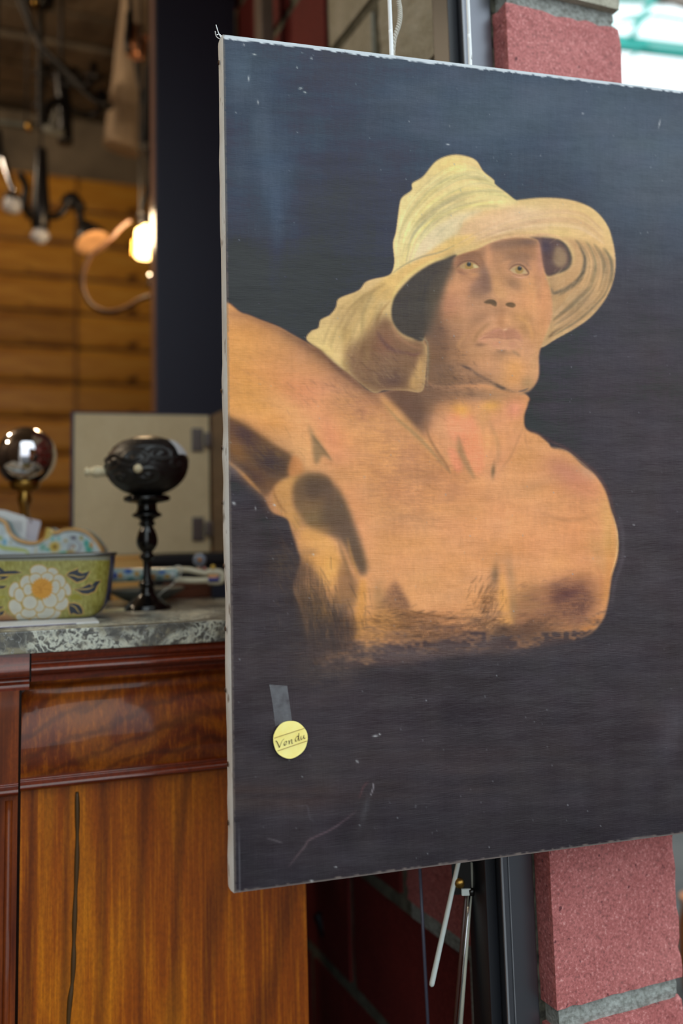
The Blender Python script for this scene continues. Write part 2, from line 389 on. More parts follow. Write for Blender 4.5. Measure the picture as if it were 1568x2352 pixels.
    P.poly([(640, 1110), (668, 1096), (690, 1098), (676, 1130), (672, 1160), (690, 1190), (684, 1222), (662, 1196), (630, 1160), (628, 1130)], (206, 152, 92), 5, .85, **K)
    P.stroke([(628, 1118), (632, 1140), (646, 1165), (660, 1180)], 5, (150, 104, 66), 2, .6, **K)
    oval = [(678, 1110), (696, 1092), (724, 1086), (752, 1096), (764, 1122), (766, 1160), (756, 1190), (742, 1215), (716, 1212), (694, 1188), (676, 1160), (672, 1134)]
    P.poly(oval, (126, 98, 70), 6, .85, **K)
    P.blob(722, 1122, 38, 32, (92, 76, 64), .95, 10, p=1.6, **K)
    P.blob(690, 1140, 14, 40, (112, 90, 68), .6, 0, **K)
    P.blob(740, 1180, 30, 34, (104, 84, 66), .7, 0, **K)
    P.poly([(770, 1120), (790, 1150), (806, 1190), (820, 1230), (834, 1270), (842, 1300), (836, 1320), (820, 1300), (806, 1270), (790, 1240), (776, 1225), (760, 1222), (752, 1200), (766, 1170)], (118, 98, 74), 7, .8, **K)
    P.poly([(744, 1100), (768, 1115), (790, 1148), (812, 1200), (832, 1260), (842, 1310), (830, 1322), (808, 1290), (790, 1252), (762, 1232), (738, 1216), (744, 1160)], (98, 80, 68), 9, .8, **K)
    P.blob(715, 1190, 26, 22, (128, 106, 76), .6, 0, **K)
    P.blob(735, 1218, 26, 12, (160, 120, 78), .6, 0, **K)
    P.poly([(700, 1215), (730, 1222), (762, 1240), (776, 1268), (782, 1300), (776, 1335), (760, 1352), (740, 1345), (730, 1320), (712, 1300), (690, 1280), (684, 1240)], (222, 162, 96), 7, .85, **K)
    P.blob(758, 1310, 22, 34, (236, 174, 100), .9, 0, **K)
    P.blob(712, 1268, 18, 10, (150, 112, 78), .5, 0, **K)
    P.stroke([(776, 1240), (786, 1270), (796, 1300), (808, 1340), (810, 1368)], 9, (112, 90, 68), 4, .55, **K)
    P.stroke([(798, 1235), (806, 1275), (818, 1312), (828, 1340)], 7, (190, 138, 84), 3, .6, **K)
    P.poly([(784, 1290), (800, 1310), (822, 1335), (826, 1368), (806, 1400), (780, 1410), (762, 1380), (772, 1350)], (130, 98, 70), 9, .75, **K)
    P.poly([(826, 1340), (838, 1330), (842, 1370), (838, 1410), (834, 1450), (816, 1470), (808, 1440), (818, 1395)], (214, 152, 84), 6, .85, **K)
    P.blob(868, 1440, 40, 40, (196, 140, 78), .6, 0, **K)
    P.poly([(690, 1290), (716, 1302), (734, 1330), (750, 1360), (760, 1400), (800, 1420), (816, 1450), (800, 1490), (740, 1505), (706, 1500), (694, 1420), (672, 1350)], (76, 62, 56), 14, .9, tex=.55+.45*dryv)
    P.poly([(700, 1360), (740, 1380), (790, 1400), (812, 1440), (790, 1480), (720, 1500), (700, 1440)], (66, 58, 56), 18, .85)
    P.blob(780, 1400, 34, 18, (138, 122, 118), .55, -10, tex=dry)
    P.blob(790, 1450, 24, 40, (112, 76, 58), .5, 0, tex=dryv)
    P.blob(745, 1385, 30, 60, (140, 104, 70), .55, 0, tex=dryv)
    P.blob(700, 1330, 18, 60, (150, 110, 72), .5, 0, tex=dryv)
    P.blob(700, 1500, 60, 50, (62, 56, 58), .85, 20)
    P.blob(760, 1470, 50, 50, (70, 60, 58), .6, 0, tex=.4+.6*dryv)
    P.blob(655, 1300, 30, 90, (60, 54, 56), .6, -12, tex=.4+.6*dryv)
    # smoky lower edge
    P.blob(1000, 1498, 360, 16, (82, 72, 72), .6, -1, tex=.3+.7*dry)
    P.blob(990, 1500, 70, 22, (112, 102, 106), .5, 0, tex=dry)
    P.blob(900, 1510, 60, 22, (98, 86, 84), .5, 0, tex=dry)
    P.blob(760, 1540, 80, 40, (96, 82, 74), .5, -10, tex=dry)
    P.blob(1130, 1470, 26, 10, (122, 112, 110), .5, -20, tex=dry)
    P.blob(640, 1330, 60, 40, (72, 62, 62), .4, -30)
    P.blob(550, 1150, 60, 30, (62, 60, 68), .6, 0)
    P.blob(640, 1290, 24, 30, (104, 84, 62), .45, 0, tex=dry)
    P.blob(535, 1080, 22, 16, (112, 106, 108), .5, 40)
    # halo around the right shoulder
    P.stroke([(1215, 985), (1262, 1012), (1306, 1034), (1345, 1066), (1372, 1090), (1395, 1128), (1410, 1176), (1424, 1220)], 7, (98, 74, 72), 3, .6)
    P.stroke([(1420, 1180), (1430, 1230), (1428, 1290), (1412, 1340), (1404, 1400)], 8, (96, 90, 96), 4, .5)
    P.stroke([(1406, 1180), (1416, 1218), (1418, 1255), (1414, 1284), (1402, 1325)], 3, (236, 190, 132), 1, .9)
    P.stroke([(1268, 1026), (1300, 1036), (1330, 1058), (1368, 1090)], 2.4, (226, 176, 128), 1, .5)
    P.stroke([(1398, 1350), (1394, 1385), (1384, 1420), (1358, 1452), (1330, 1465)], 4, (196, 142, 98), 2, .7)
    # ------------------------------------------------------------ neck
    neck = [(935, 905), (985, 870), (1060, 860), (1140, 880), (1206, 906), (1211, 927), (1205, 952), (1206, 980), (1180, 1040), (1150, 1085), (1130, 1102), (1100, 1090), (1040, 1075), (1000, 1030), (960, 990), (930, 950)]
    P.poly(neck, (214, 152, 108), 8, .8, **K)
    P.poly([(900, 880), (985, 860), (1000, 920), (985, 985), (965, 1002), (940, 970), (905, 920)], (118, 92, 76), 12, .85, **K)
    P.poly([(880, 892), (930, 896), (970, 905), (972, 960), (952, 980), (920, 950), (890, 915)], (100, 78, 68), 8, .7, **K)
    P.poly([(872, 906), (900, 925), (935, 960), (965, 995), (1000, 1035), (975, 1030), (930, 985), (890, 945)], (206, 154, 104), 6, .8, **K)
    P.stroke([(884, 930), (915, 965), (950, 995), (985, 1030), (1020, 1070), (1036, 1088)], 8, (150, 126, 92), 3, .5, **K)
    P.stroke([(976, 960), (984, 1000), (1006, 1040), (1024, 1066), (1034, 1088)], 6, (140, 104, 76), 3, .7, **K)
    P.poly([(1030, 950), (1075, 950), (1096, 980), (1112, 1030), (1108, 1080), (1094, 1090), (1070, 1050), (1040, 1010), (1020, 980)], (236, 152, 112), 9, .8, **K)
    P.poly([(1030, 1030), (1056, 1040), (1062, 1075), (1050, 1085), (1036, 1060)], (240, 150, 116), 5, .75, **K)
    P.stroke([(1052, 1000), (1060, 1040), (1074, 1070), (1090, 1100)], 13, (158, 126, 92), 4, .7, **K)
    P.blob(1054, 1030, 10, 24, (170, 130, 92), .6, -10, **K)
    P.stroke([(1124, 970), (1136, 1000), (1144, 1040), (1134, 1080)], 10, (176, 136, 96), 5, .5, **K)
    P.poly([(1110, 980), (1135, 1000), (1140, 1050), (1126, 1080), (1112, 1050)], (226, 162, 112), 5, .6, **K)
    P.blob(1132, 1082, 5, 16, (122, 100, 74), .85, 4, **K)
    P.stroke([(1204, 975), (1190, 1010), (1172, 1050), (1150, 1078)], 4, (178, 128, 90), 2, .6, **K)
    P.stroke([(1205, 985), (1207, 1010), (1214, 1036)], 3, (176, 126, 90), 2, .6, **K)
    P.blob(1180, 940, 22, 22, (228, 150, 122), .8, 0, **K)
    P.blob(1058, 940, 22, 16, (230, 166, 88), .8, 10, **K)
    P.blob(1124, 932, 22, 14, (230, 168, 92), .8, -10, **K)
    P.blob(1110, 960, 16, 24, (208, 154, 100), .6, 0, **K)
    P.blob(1016, 980, 26, 40, (214, 160, 116), .6, 0, **K)
    P.blob(1090, 905, 80, 14, (156, 120, 92), .75, 2, **K)
    P.blob(1000, 905, 40, 24, (120, 94, 78), .75, 0, **K)
    # ------------------------------------------------------------ hat
    hat = [(705, 781), (715, 761), (731, 754), (737, 735), (758, 724), (772, 706), (779, 686), (823, 668), (839, 649), (859, 641), (887, 635), (900, 626), (906, 601), (903, 560),
           (910, 531), (918, 470), (925, 453), (946, 437), (947, 422), (972, 406), (1002, 371), (1037, 357), (1069, 359), (1094, 370), (1110, 394), (1134, 414), (1137, 424),
           (1165, 445), (1184, 460), (1197, 459), (1244, 455), (1300, 458), (1347, 472), (1376, 493), (1396, 521), (1405, 547), (1411, 577), (1413, 606), (1410, 635), (1402, 662),
           (1385, 694), (1355, 729), (1317, 756), (1276, 779), (1244, 798), (1225, 790), (1220, 700), (1040, 620), (985, 640), (965, 720), (982, 795), (978, 858), (969, 899), (930, 897), (883, 896), (856, 901), (806, 862), (771, 836), (742, 808)]
    P.poly(hat, (120, 96, 84), 4, .5)
    P.poly(hat, (220, 188, 132), 1.6, 1)
    H = P.full_mask(hat, 1.5); K = dict(clip=H)
    n7 = P.noise(50, 6, 31)
    # crown
    crown = [(900, 640), (906, 601), (903, 560), (910, 531), (918, 470), (925, 453), (946, 437), (947, 422), (972, 406), (1002, 371), (1037, 357), (1069, 359), (1094, 370), (1110, 394),
             (1134, 414), (1137, 424), (1165, 445), (1190, 462), (1160, 478), (1110, 480), (1075, 490), (1050, 520), (1030, 545), (980, 580), (930, 610)]
    P.poly(crown, (228, 206, 146), 4, .95, **K)
    P.blob(1040, 385, 60, 24, (236, 206, 132), .7, 0, **K)
    P.blob(930, 520, 20, 70, (238, 222, 156), .8, 12, **K)
    P.poly([(935, 600), (960, 560), (1000, 520), (1060, 490), (1110, 485), (1066, 510), (1050, 535), (1010, 560), (960, 595)], (226, 206, 164), 6, .9, **K)
    P.poly([(1060, 520), (1100, 494), (1180, 478), (1240, 490), (1262, 520), (1200, 530), (1130, 545), (1090, 555), (1058, 545)], (222, 184, 146), 10, .8, **K)
    P.blob(1250, 495, 90, 26, (230, 200, 156), .7, 2, **K)
    P.blob(1330, 520, 60, 40, (222, 188, 132), .8, 25, **K)
    P.blob(1380, 560, 24, 50, (222, 184, 130), .7, -10, **K)
    P.poly([(990, 580), (1040, 548), (1090, 540), (1080, 560), (1030, 580), (985, 600), (950, 614)], (232, 194, 124), 5, .9, **K)
    for i, (w, c, a_, pts) in enumerate([
        (12, (198, 184, 124), .75, [(912, 560), (930, 510), (970, 460), (1020, 420), (1065, 405), (1110, 415), (1134, 424)]),
        (6, (168, 160, 116), .6, [(1040, 410), (1070, 402), (1100, 408), (1130, 418)]),
        (4, (150, 146, 112), .5, [(1062, 402), (1085, 406), (1108, 416)]),
        (8, (192, 182, 128), .7, [(922, 590), (940, 540), (975, 495), (1020, 462), (1080, 445), (1140, 446), (1180, 458)]),
        (7, (176, 168, 128), .7, [(932, 580), (952, 536), (990, 500), (1030, 478), (1070, 458)]),
        (5, (150, 140, 112), .55, [(960, 510), (1000, 480), (1040, 462), (1090, 450)]),
        (6, (236, 222, 142), .8, [(916, 580), (935, 530), (975, 480), (1030, 446), (1090, 434), (1140, 440)]),
        (5, (238, 222, 140), .8, [(928, 600), (950, 548), (990, 510), (1050, 480), (1110, 468), (1165, 464)]),
        (3, (150, 142, 108), .6, [(1085, 478), (1110, 474), (1150, 474)]),
        (3, (158, 148, 112), .6, [(1020, 500), (1060, 478), (1110, 460), (1155, 455)]),
        (3, (160, 150, 110), .5, [(1110, 440), (1140, 444), (1170, 456)]),
        (4, (180, 168, 136), .6, [(960, 560), (985, 525), (1020, 498), (1060, 482)]),
        (3, (186, 174, 140), .5, [(995, 550), (1020, 525), (1055, 505)]),
        (3, (200, 190, 150), .6, [(1044, 540), (1058, 520), (1064, 500), (1100, 484), (1160, 478)]),
        (4, (206, 172, 112), .7, [(975, 590), (1000, 582), (1030, 574), (1050, 566)]),
        (5, (196, 150, 108), .5, [(1090, 566), (1130, 548), (1180, 538), (1230, 536)]),
        (6, (190, 150, 120), .4, [(1100, 550), (1150, 530), (1200, 522), (1240, 505)]),
        (4, (202, 176, 130), .5, [(1000, 395), (1040, 375), (1080, 375), (1105, 392)])]):
        P.stroke(pts, w, c, 2, a_, **K)
    hr = np.random.RandomState(8)
    def fan(a, b, cols, n, w, al, f=1.2):
        a = np.array(a, float); b = np.array(b, float)
        for i in range(n):
            t = hr.rand(); c = a*(1-t)+b*t; k0 = hr.randint(0, len(a)-2); c = c[k0:k0+hr.randint(3, len(a)+1)]
            if len(c) > 1: P.stroke([tuple(q+hr.randn(2)*1.2) for q in c], w*(.5+hr.rand()), cols[hr.randint(len(cols))], f, al*(.5+.5*hr.rand()), **K)
    fan([(908, 590), (916, 520), (940, 465), (980, 420), (1030, 385), (1080, 380), (1120, 405)], [(945, 610), (965, 560), (1000, 520), (1050, 486), (1105, 470), (1150, 466), (1180, 462)], [(236, 224, 160), (206, 192, 140), (178, 170, 130), (226, 204, 144), (238, 226, 158)], 70, 3.4, .5)
    fan([(1050, 560), (1100, 530), (1180, 500), (1270, 480), (1340, 490), (1385, 530)], [(1060, 572), (1130, 548), (1200, 530), (1270, 528), (1330, 535), (1390, 570)], [(206, 170, 130), (232, 202, 162), (222, 188, 140), (200, 160, 126)], 40, 4, .35)
    # band of the brim running from the left over the forehead
    P.poly([(884, 640), (930, 612), (985, 590), (1040, 574), (1030, 592), (985, 606), (950, 628), (920, 655), (904, 684), (880, 690), (850, 676)], (222, 184, 118), 5, .85, **K)
    P.stroke([(896, 632), (930, 608), (970, 590), (1010, 580), (1048, 562)], 3, (150, 142, 116), 1.5, .7, **K)
    P.stroke([(900, 700), (908, 668), (930, 642), (960, 618), (1000, 598), (1040, 588), (1100, 574)], 6, (226, 202, 130), 2, .8, **K)
    P.stroke([(1096, 576), (1138, 556), (1180, 544), (1220, 542), (1260, 540), (1300, 552)], 7, (218, 172, 132), 3, .8, **K)
    # lower left brim
    P.blob(800, 720, 60, 40, (206, 172, 116), .7, -40, **K)
    P.poly([(704, 782), (720, 765), (760, 745), (800, 740), (795, 790), (790, 850), (760, 825), (730, 802)], (226, 196, 134), 6, .85, **K)
    P.poly([(776, 740), (800, 735), (808, 770), (806, 830), (800, 858), (786, 845), (790, 800)], (176, 146, 96), 6, .8, **K)
    P.stroke([(862, 660), (842, 700), (832, 740), (836, 780), (832, 800)], 9, (160, 140, 98), 3, .7, **K)
    P.stroke([(884, 665), (862, 700), (850, 740), (846, 770), (834, 805)], 10, (222, 178, 112), 4, .8, **K)
    P.stroke([(826, 680), (808, 720), (800, 760)], 10, (214, 180, 120), 4, .5, **K)
    P.stroke([(898, 690), (876, 716), (864, 752), (872, 780)], 6, (172, 134, 88), 3, .7, **K)
    P.stroke([(780, 700), (776, 730), (760, 750)], 5, (180, 156, 112), 3, .5, **K)
    P.stroke([(815, 690), (790, 700), (775, 720)], 5, (184, 154, 104), 3, .5, **K)
    P.poly([(872, 740), (896, 735), (905, 755), (925, 775), (950, 784), (960, 778), (976, 795), (974, 858), (964, 896), (900, 896), (856, 900), (812, 864), (808, 820), (836, 790), (862, 770)], (138, 106, 80), 8, .9, **K)
    fan([(880, 645), (830, 670), (790, 700), (760, 740), (740, 790)], [(910, 665), (880, 700), (862, 750), (850, 800), (842, 850)], [(176, 148, 104), (222, 186, 126), (196, 164, 112), (150, 126, 88), (206, 170, 112)], 60, 6, .5, 2)
    P.poly([(868, 730), (890, 722), (905, 755), (930, 778), (960, 780), (974, 797), (966, 850), (930, 862), (900, 892), (850, 894), (806, 858), (800, 800), (836, 770)], (126, 97, 78), 14, .7, **K)
    P.blob(850, 850, 40, 34, (134, 106, 78), .5, 30, tex=.5+.5*dry, **K)
    P.blob(905, 872, 36, 22, (96, 76, 70), .8, 10, **K)
    P.blob(880, 790, 30, 30, (140, 100, 82), .6, 0, **K)
    P.stroke([(866, 760), (880, 785), (904, 805), (936, 812)], 8, (104, 78, 76), 4, .7, **K)
    P.stroke([(900, 745), (915, 775), (950, 796), (972, 800)], 6, (166, 124, 96), 3, .6, **K)
    P.stroke([(930, 808), (950, 816), (966, 810)], 5, (110, 76, 74), 2, .6, **K)
    P.poly([(940, 880), (955, 845), (968, 815), (974, 830), (973, 870), (966, 898), (945, 895)], (200, 160, 108), 6, .85, **K)
    P.stroke([(704, 784), (735, 803), (771, 836), (806, 864), (852, 900)], 5, (140, 112, 84), 2, .6)
    P.stroke([(690, 782), (742, 815), (775, 846), (806, 872), (854, 908)], 8, (104, 78, 68), 4, .6)
    P.stroke([(740, 806), (765, 828), (792, 850)], 4, (214, 190, 140), 2, .6)
    # underside of the brim, right
    P.poly([(1258, 640), (1290, 628), (1318, 600), (1312, 566), (1290, 545), (1350, 560), (1400, 590), (1412, 610), (1404, 660), (1355, 728), (1276, 779), (1240, 798), (1262, 740), (1270, 700)], (186, 148, 108), 6, .9, **K)
    P.blob(1360, 600, 30, 60, (200, 160, 112), .6, -8, **K)
    P.blob(1300, 680, 26, 34, (200, 156, 110), .5, 20, **K)
    P.blob(1330, 700, 44, 10, (138, 112, 82), .6, -42, **K)
    P.blob(1286, 770, 50, 7, (206, 168, 126), .9, -32, **K)
    P.stroke([(1300, 770), (1350, 735), (1388, 692), (1406, 655)], 9, (216, 176, 128), 3, .8, **K)
    P.stroke([(1408, 560), (1414, 606), (1408, 650)], 6, (216, 174, 130), 2, .8, **K)
    for w, c, a_, pts in [
        (9, (108, 98, 80), .8, [(1322, 552), (1340, 575), (1346, 605), (1334, 640), (1310, 662), (1280, 680)]),
        (7, (86, 82, 74), .8, [(1330, 566), (1342, 590), (1340, 620), (1324, 646), (1290, 668), (1272, 676)]),
        (5, (100, 92, 82), .8, [(1266, 662), (1272, 674), (1290, 664)]),
        (8, (122, 116, 92), .8, [(1346, 556), (1362, 580), (1368, 620), (1358, 660), (1330, 694), (1296, 718)]),
        (5, (92, 100, 90), .8, [(1350, 662), (1328, 688), (1300, 712), (1284, 722)]),
        (5, (104, 84, 50), .7, [(1300, 714), (1286, 724), (1270, 736)]),
        (8, (124, 112, 88), .75, [(1364, 560), (1380, 590), (1388, 630), (1380, 664)]),
        (7, (112, 104, 84), .8, [(1386, 570), (1402, 595), (1406, 625), (1402, 650)]),
        (5, (150, 124, 92), .6, [(1375, 680), (1350, 710), (1310, 740)]),
        (8, (140, 112, 86), .7, [(1340, 728), (1310, 745), (1280, 760), (1262, 774)]),
        (5, (96, 80, 70), .7, [(1290, 752), (1275, 762), (1258, 777)]),
        (6, (224, 180, 124), .6, [(1352, 580), (1358, 620), (1346, 650), (1316, 680)]),
        (5, (218, 172, 122), .6, [(1374, 590), (1380, 630), (1366, 680), (1330, 716)])]:
        P.stroke(pts, w, c, 2, a_, **K)
    P.blob(1262, 700, 8, 40, (150, 124, 96), .6, 5, **K)
    fan([(1330, 560), (1348, 600), (1336, 650), (1300, 690), (1272, 720)], [(1400, 575), (1410, 620), (1396, 680), (1340, 735), (1270, 778)], [(150, 128, 98), (206, 168, 124), (120, 108, 88), (190, 152, 110), (214, 176, 130)], 60, 4.5, .5, 1.5)
    P.blob(1330, 690, 60, 40, (150, 122, 92), .35, -40, **K)
    # dark hollow behind the cheek (left) and beside the temple (right)
    P.poly([(1048, 586), (1020, 596), (990, 607), (954, 630), (925, 658), (906, 684), (899, 713), (903, 741), (920, 764), (946, 777), (972, 782), (990, 740), (1010, 690), (1030, 650), (1044, 610)], (72, 68, 66), 3, .97)
    P.poly([(1236, 556), (1215, 546), (1252, 546), (1284, 551), (1300, 566), (1310, 594), (1302, 614), (1284, 625), (1256, 634), (1240, 600)], (92, 74, 74), 3, .95)
    P.blob(1250, 566, 18, 18, (78, 70, 82), .8)
    P.poly([(1276, 568), (1292, 572), (1302, 592), (1298, 608), (1284, 615), (1270, 600)], (150, 126, 100), 5, .85)
    P.blob(1290, 590, 12, 20, (160, 134, 104), .6)
    P.stroke([(1278, 552), (1298, 564), (1310, 590), (1306, 612), (1286, 625), (1264, 631)], 7, (72, 68, 68), 2, .85)
    P.stroke([(1284, 627), (1270, 640), (1256, 640)], 8, (180, 144, 108), 4, .6)
    # ------------------------------------------------------------ face
    face = [(1046, 590), (1097, 573), (1138, 556), (1179, 547), (1216, 548), (1236, 556), (1243, 594), (1252, 630), (1258, 647), (1265, 673), (1269, 700), (1268, 726), (1260, 753), (1249, 779), (1241, 800),
            (1237, 820), (1238, 852), (1235, 872), (1223, 891), (1208, 901), (1180, 902), (1150, 895), (1110, 882), (1050, 885), (985, 880), (982, 800), (975, 780), (1000, 700), (1022, 640), (1036, 610)]
    F_ = P.full_mask(face, 2.5)
    fs = P.full_mask(face, 12); kf = np.clip((1050-xx)/30., 0, 1)*np.clip((790-yy)/30., 0, 1); F_ = F_*(1-kf)+fs*fs*kf
    b = F_[..., None]; skin = np.array([204, 150, 110.])+((nm-.5)*10+(nf-.5)*6)[..., None]
    A[:] = A*(1-b)+skin*b
    K = dict(clip=F_)
    # cheek side in shade
    P.poly([(1040, 600), (1010, 640), (985, 700), (972, 790), (978, 885), (1060, 885), (1030, 830), (1024, 760), (1010, 720), (1020, 660), (1040, 630)], (126, 98, 76), 13, .9, **K)
    P.poly([(1040, 592), (1010, 615), (985, 660), (970, 740), (985, 770), (1000, 730), (1008, 690), (1014, 650), (1036, 615)], (84, 76, 70), 9, .9, **K)
    P.blob(1004, 655, 10, 14, (128, 120, 108), .5, 0, **K)
    P.blob(1012, 770, 16, 44, (104, 80, 68), .75, 0, **K)
    P.blob(1000, 830, 30, 40, (120, 92, 74), .6, 0, tex=.4+.6*dry, **K)
    P.poly([(1046, 588), (1022, 600), (996, 640), (976, 700), (972, 768), (996, 776), (1012, 730), (1014, 690), (1022, 655), (1040, 625)], (88, 80, 72), 12, .85)
    P.blob(1000, 700, 16, 50, (96, 84, 72), .5)
    P.blob(1055, 700, 34, 40, (208, 148, 112), .75, 0, **K)
    P.blob(1042, 662, 18, 18, (204, 146, 106), .5, 0, **K)
    P.blob(1030, 712, 18, 30, (214, 142, 112), .55, 0, **K)
    P.blob(1040, 800, 36, 30, (164, 120, 86), .7, 0, **K)
    P.blob(1075, 780, 30, 34, (190, 140, 100), .5, 0, **K)
    P.blob(1020, 860, 36, 18, (160, 116, 86), .5, 0, tex=dry, **K)
    P.blob(1070, 850, 40, 20, (176, 130, 96), .6, 20, tex=.5+.5*dry, **K)
    P.blob(1100, 880, 50, 16, (120, 94, 78), .75, 22, tex=.4+.6*dry, **K)
    # forehead
    P.blob(1180, 560, 50, 12, (138, 110, 92), .8, -4, **K)
    P.blob(1160, 582, 40, 18, (174, 130, 96), .7, 0, **K)
    P.blob(1215, 575, 24, 22, (168, 122, 92), .7, 0, **K)
    P.blob(1210, 556, 22, 8, (104, 88, 86), .7, 0, **K)
    P.blob(1121, 585, 10, 30, (222, 160, 118), .9, -6, **K)
    P.blob(1090, 585, 26, 8, (150, 110, 88), .8, -10, **K)
    P.stroke([(1046, 594), (1066, 586), (1090, 582), (1104, 592), (1110, 610)], 9, (138, 96, 74), 3, .75, **K)
    P.blob(1058, 598, 16, 7, (186, 134, 98), .6, -20, **K)
    P.stroke([(1042, 612), (1052, 600), (1066, 592)], 8, (158, 108, 84), 3, .7, **K)
    P.stroke([(1146, 604), (1170, 592), (1196, 594), (1214, 610)], 9, (150, 116, 92), 4, .7, **K)
    P.stroke([(1190, 580), (1206, 586), (1216, 600)], 8, (128, 104, 90), 4, .6, **K)
    P.stroke([(1172, 606), (1190, 598), (1206, 606), (1216, 618)], 5, (206, 154, 114), 2, .7, **K)
    P.blob(1232, 620, 12, 40, (204, 146, 108), .6, 0, **K)
    # nose
    P.poly([(1108, 600), (1114, 612), (1122, 628), (1128, 650), (1131, 672), (1112, 678), (1086, 680), (1082, 660), (1094, 640), (1102, 620)], (136, 106, 92), 7, .92, **K)
    P.blob(1115, 648, 12, 26, (118, 94, 88), .7, -4, **K)
    P.blob(1092, 680, 16, 14, (160, 120, 92), .6, 0, **K)
    P.poly([(1118, 596), (1130, 600), (1140, 640), (1158, 668), (1160, 690), (1140, 686), (1132, 668), (1126, 630)], (206, 154, 112), 6, .8, **K)
    P.blob(1148, 620, 14, 34, (188, 140, 98), .6, -10, **K)
    P.blob(1150, 676, 20, 14, (212, 160, 112), .7, 0, **K)
    P.blob(1182, 650, 18, 14, (136, 106, 84), .65, 25, **K)
    P.blob(1172, 640, 26, 12, (168, 126, 94), .5, 35, **K)
    P.stroke([(1104, 692), (1112, 682), (1124, 677), (1138, 680), (1148, 692)], 5, (190, 140, 106), 2, .7, **K)
    P.stroke([(1152, 640), (1170, 660), (1184, 676), (1190, 694)], 5, (218, 168, 120), 3, .5, **K)
    P.blob(1215, 680, 36, 50, (218, 158, 106), .8, 0, **K)
    P.blob(1248, 690, 14, 50, (218, 152, 108), .7, 0, **K)
    P.blob(1140, 700, 40, 10, (170, 126, 94), .4, 0, **K)
    P.poly([(1111, 695), (1117, 690), (1126, 688), (1136, 690), (1141, 697), (1139, 704), (1132, 702), (1126, 699), (1118, 698)], (66, 60, 50), .8, .95)
    P.poly([(1161, 700), (1166, 696), (1174, 695), (1182, 698), (1184, 703), (1178, 707), (1168, 705)], (68, 60, 48), .8, .95)
    P.stroke([(1108, 696), (1112, 688), (1122, 684), (1136, 686), (1144, 697)], 2, (140, 106, 90), 1, .6, **K)
    P.blob(1170, 562, 70, 16, (126, 98, 82), .7, -2, **K)
    P.blob(1200, 585, 44, 20, (160, 120, 92), .55, 5, **K)
    P.blob(1085, 596, 36, 18, (156, 114, 88), .5, -8, **K)
    P.blob(1122, 590, 8, 26, (216, 156, 114), .8, -6, **K)
    P.blob(1070, 640, 26, 14, (176, 130, 98), .6, 10, **K)
    P.blob(1100, 668, 20, 26, (146, 112, 92), .6, 10, **K)
    P.blob(1086, 700, 30, 24, (176, 130, 100), .5, 30, **K)
    P.blob(1110, 722, 34, 16, (166, 122, 92), .55, -20, **K)
    P.blob(1140, 655, 8, 26, (212, 158, 112), .6, -12, **K)
    P.blob(1196, 672, 20, 12, (206, 154, 110), .5, 30, **K)
    P.blob(1170, 725, 40, 20, (196, 146, 102), .5, 0, **K)
    P.blob(1150, 715, 26, 8, (150, 112, 86), .5, 8, **K)
    P.blob(1245, 740, 16, 36, (196, 140, 96), .6, 12, **K)
    P.blob(1040, 745, 30, 34, (188, 138, 102), .5, 0, **K)
    P.blob(1020, 800, 34, 60, (142, 108, 84), .7, -12, tex=.6+.4*dry, **K)
    P.blob(1050, 850, 50, 34, (156, 118, 90), .6, 20, tex=.5+.5*dry, **K)
    P.blob(1010, 860, 40, 30, (128, 100, 82), .6, 0, tex=.5+.5*dry, **K)
    P.blob(1130, 845, 40, 26, (184, 138, 102), .5, 30, **K)
    P.blob(1112, 640, 14, 34, (128, 100, 88), .55, -4, **K)
    P.blob(1078, 588, 30, 8, (132, 100, 82), .6, -12, **K)
    P.blob(1056, 610, 14, 14, (158, 116, 90), .5, 0, **K)
    P.blob(1192, 588, 30, 9, (140, 108, 88), .6, 8, **K)
    P.blob(1140, 600, 9, 20, (178, 132, 98), .6, 0, **K)
    P.blob(1182, 655, 20, 12, (140, 108, 86), .6, 30, **K)
    P.blob(1065, 745, 26, 20, (186, 138, 102), .4, 0, **K)
    P.stroke([(1150, 686), (1152, 712), (1148, 740)], 8, (166, 122, 90), 4, .5, **K)
    P.stroke([(1098, 700), (1086, 730), (1078, 765), (1080, 800)], 9, (168, 124, 92), 6, .5, **K)
    P.stroke([(1194, 700), (1212, 722), (1226, 755), (1226, 790)], 7, (172, 126, 88), 5, .5, **K)
    P.blob(1105, 812, 30, 14, (172, 130, 96), .5, 20, **K)
    P.blob(1155, 812, 26, 7, (138, 108, 86), .6, 0, **K)
    P.blob(1236, 800, 9, 30, (206, 156, 108), .6, 6, **K)
    P.blob(1110, 868, 50, 14, (150, 116, 92), .6, 26, **K)
    P.blob(1240, 600, 7, 44, (196, 142, 116), .7, -3)
    P.blob(1130, 640, 90, 90, (180, 138, 106), .22, 0, **K)
    P.blob(1030, 770, 40, 90, (134, 104, 84), .55, -14, tex=.7+.3*dry, **K)
    P.blob(1006, 800, 26, 80, (108, 86, 74), .6, -6, tex=.6+.4*dry, **K)
    P.blob(1110, 790, 70, 60, (186, 142, 108), .3, 0, **K)
    P.blob(1215, 690, 34, 44, (214, 156, 108), .55, 0, **K)
    P.blob(1172, 850, 34, 30, (208, 156, 110), .5, 0, **K)
    P.stroke([(1050, 612), (1058, 600), (1078, 592), (1098, 598), (1110, 614)], 12, (138, 102, 84), 4, .6, **K)
    P.stroke([(1052, 622), (1070, 628), (1092, 626), (1106, 616)], 7, (150, 112, 92), 4, .55, **K)
    P.stroke([(1166, 616), (1178, 602), (1194, 598), (1210, 606), (1220, 622)], 9, (144, 112, 92), 4, .6, **K)
    P.blob(1235, 650, 8, 40, (190, 138, 104), .5, -6, **K)
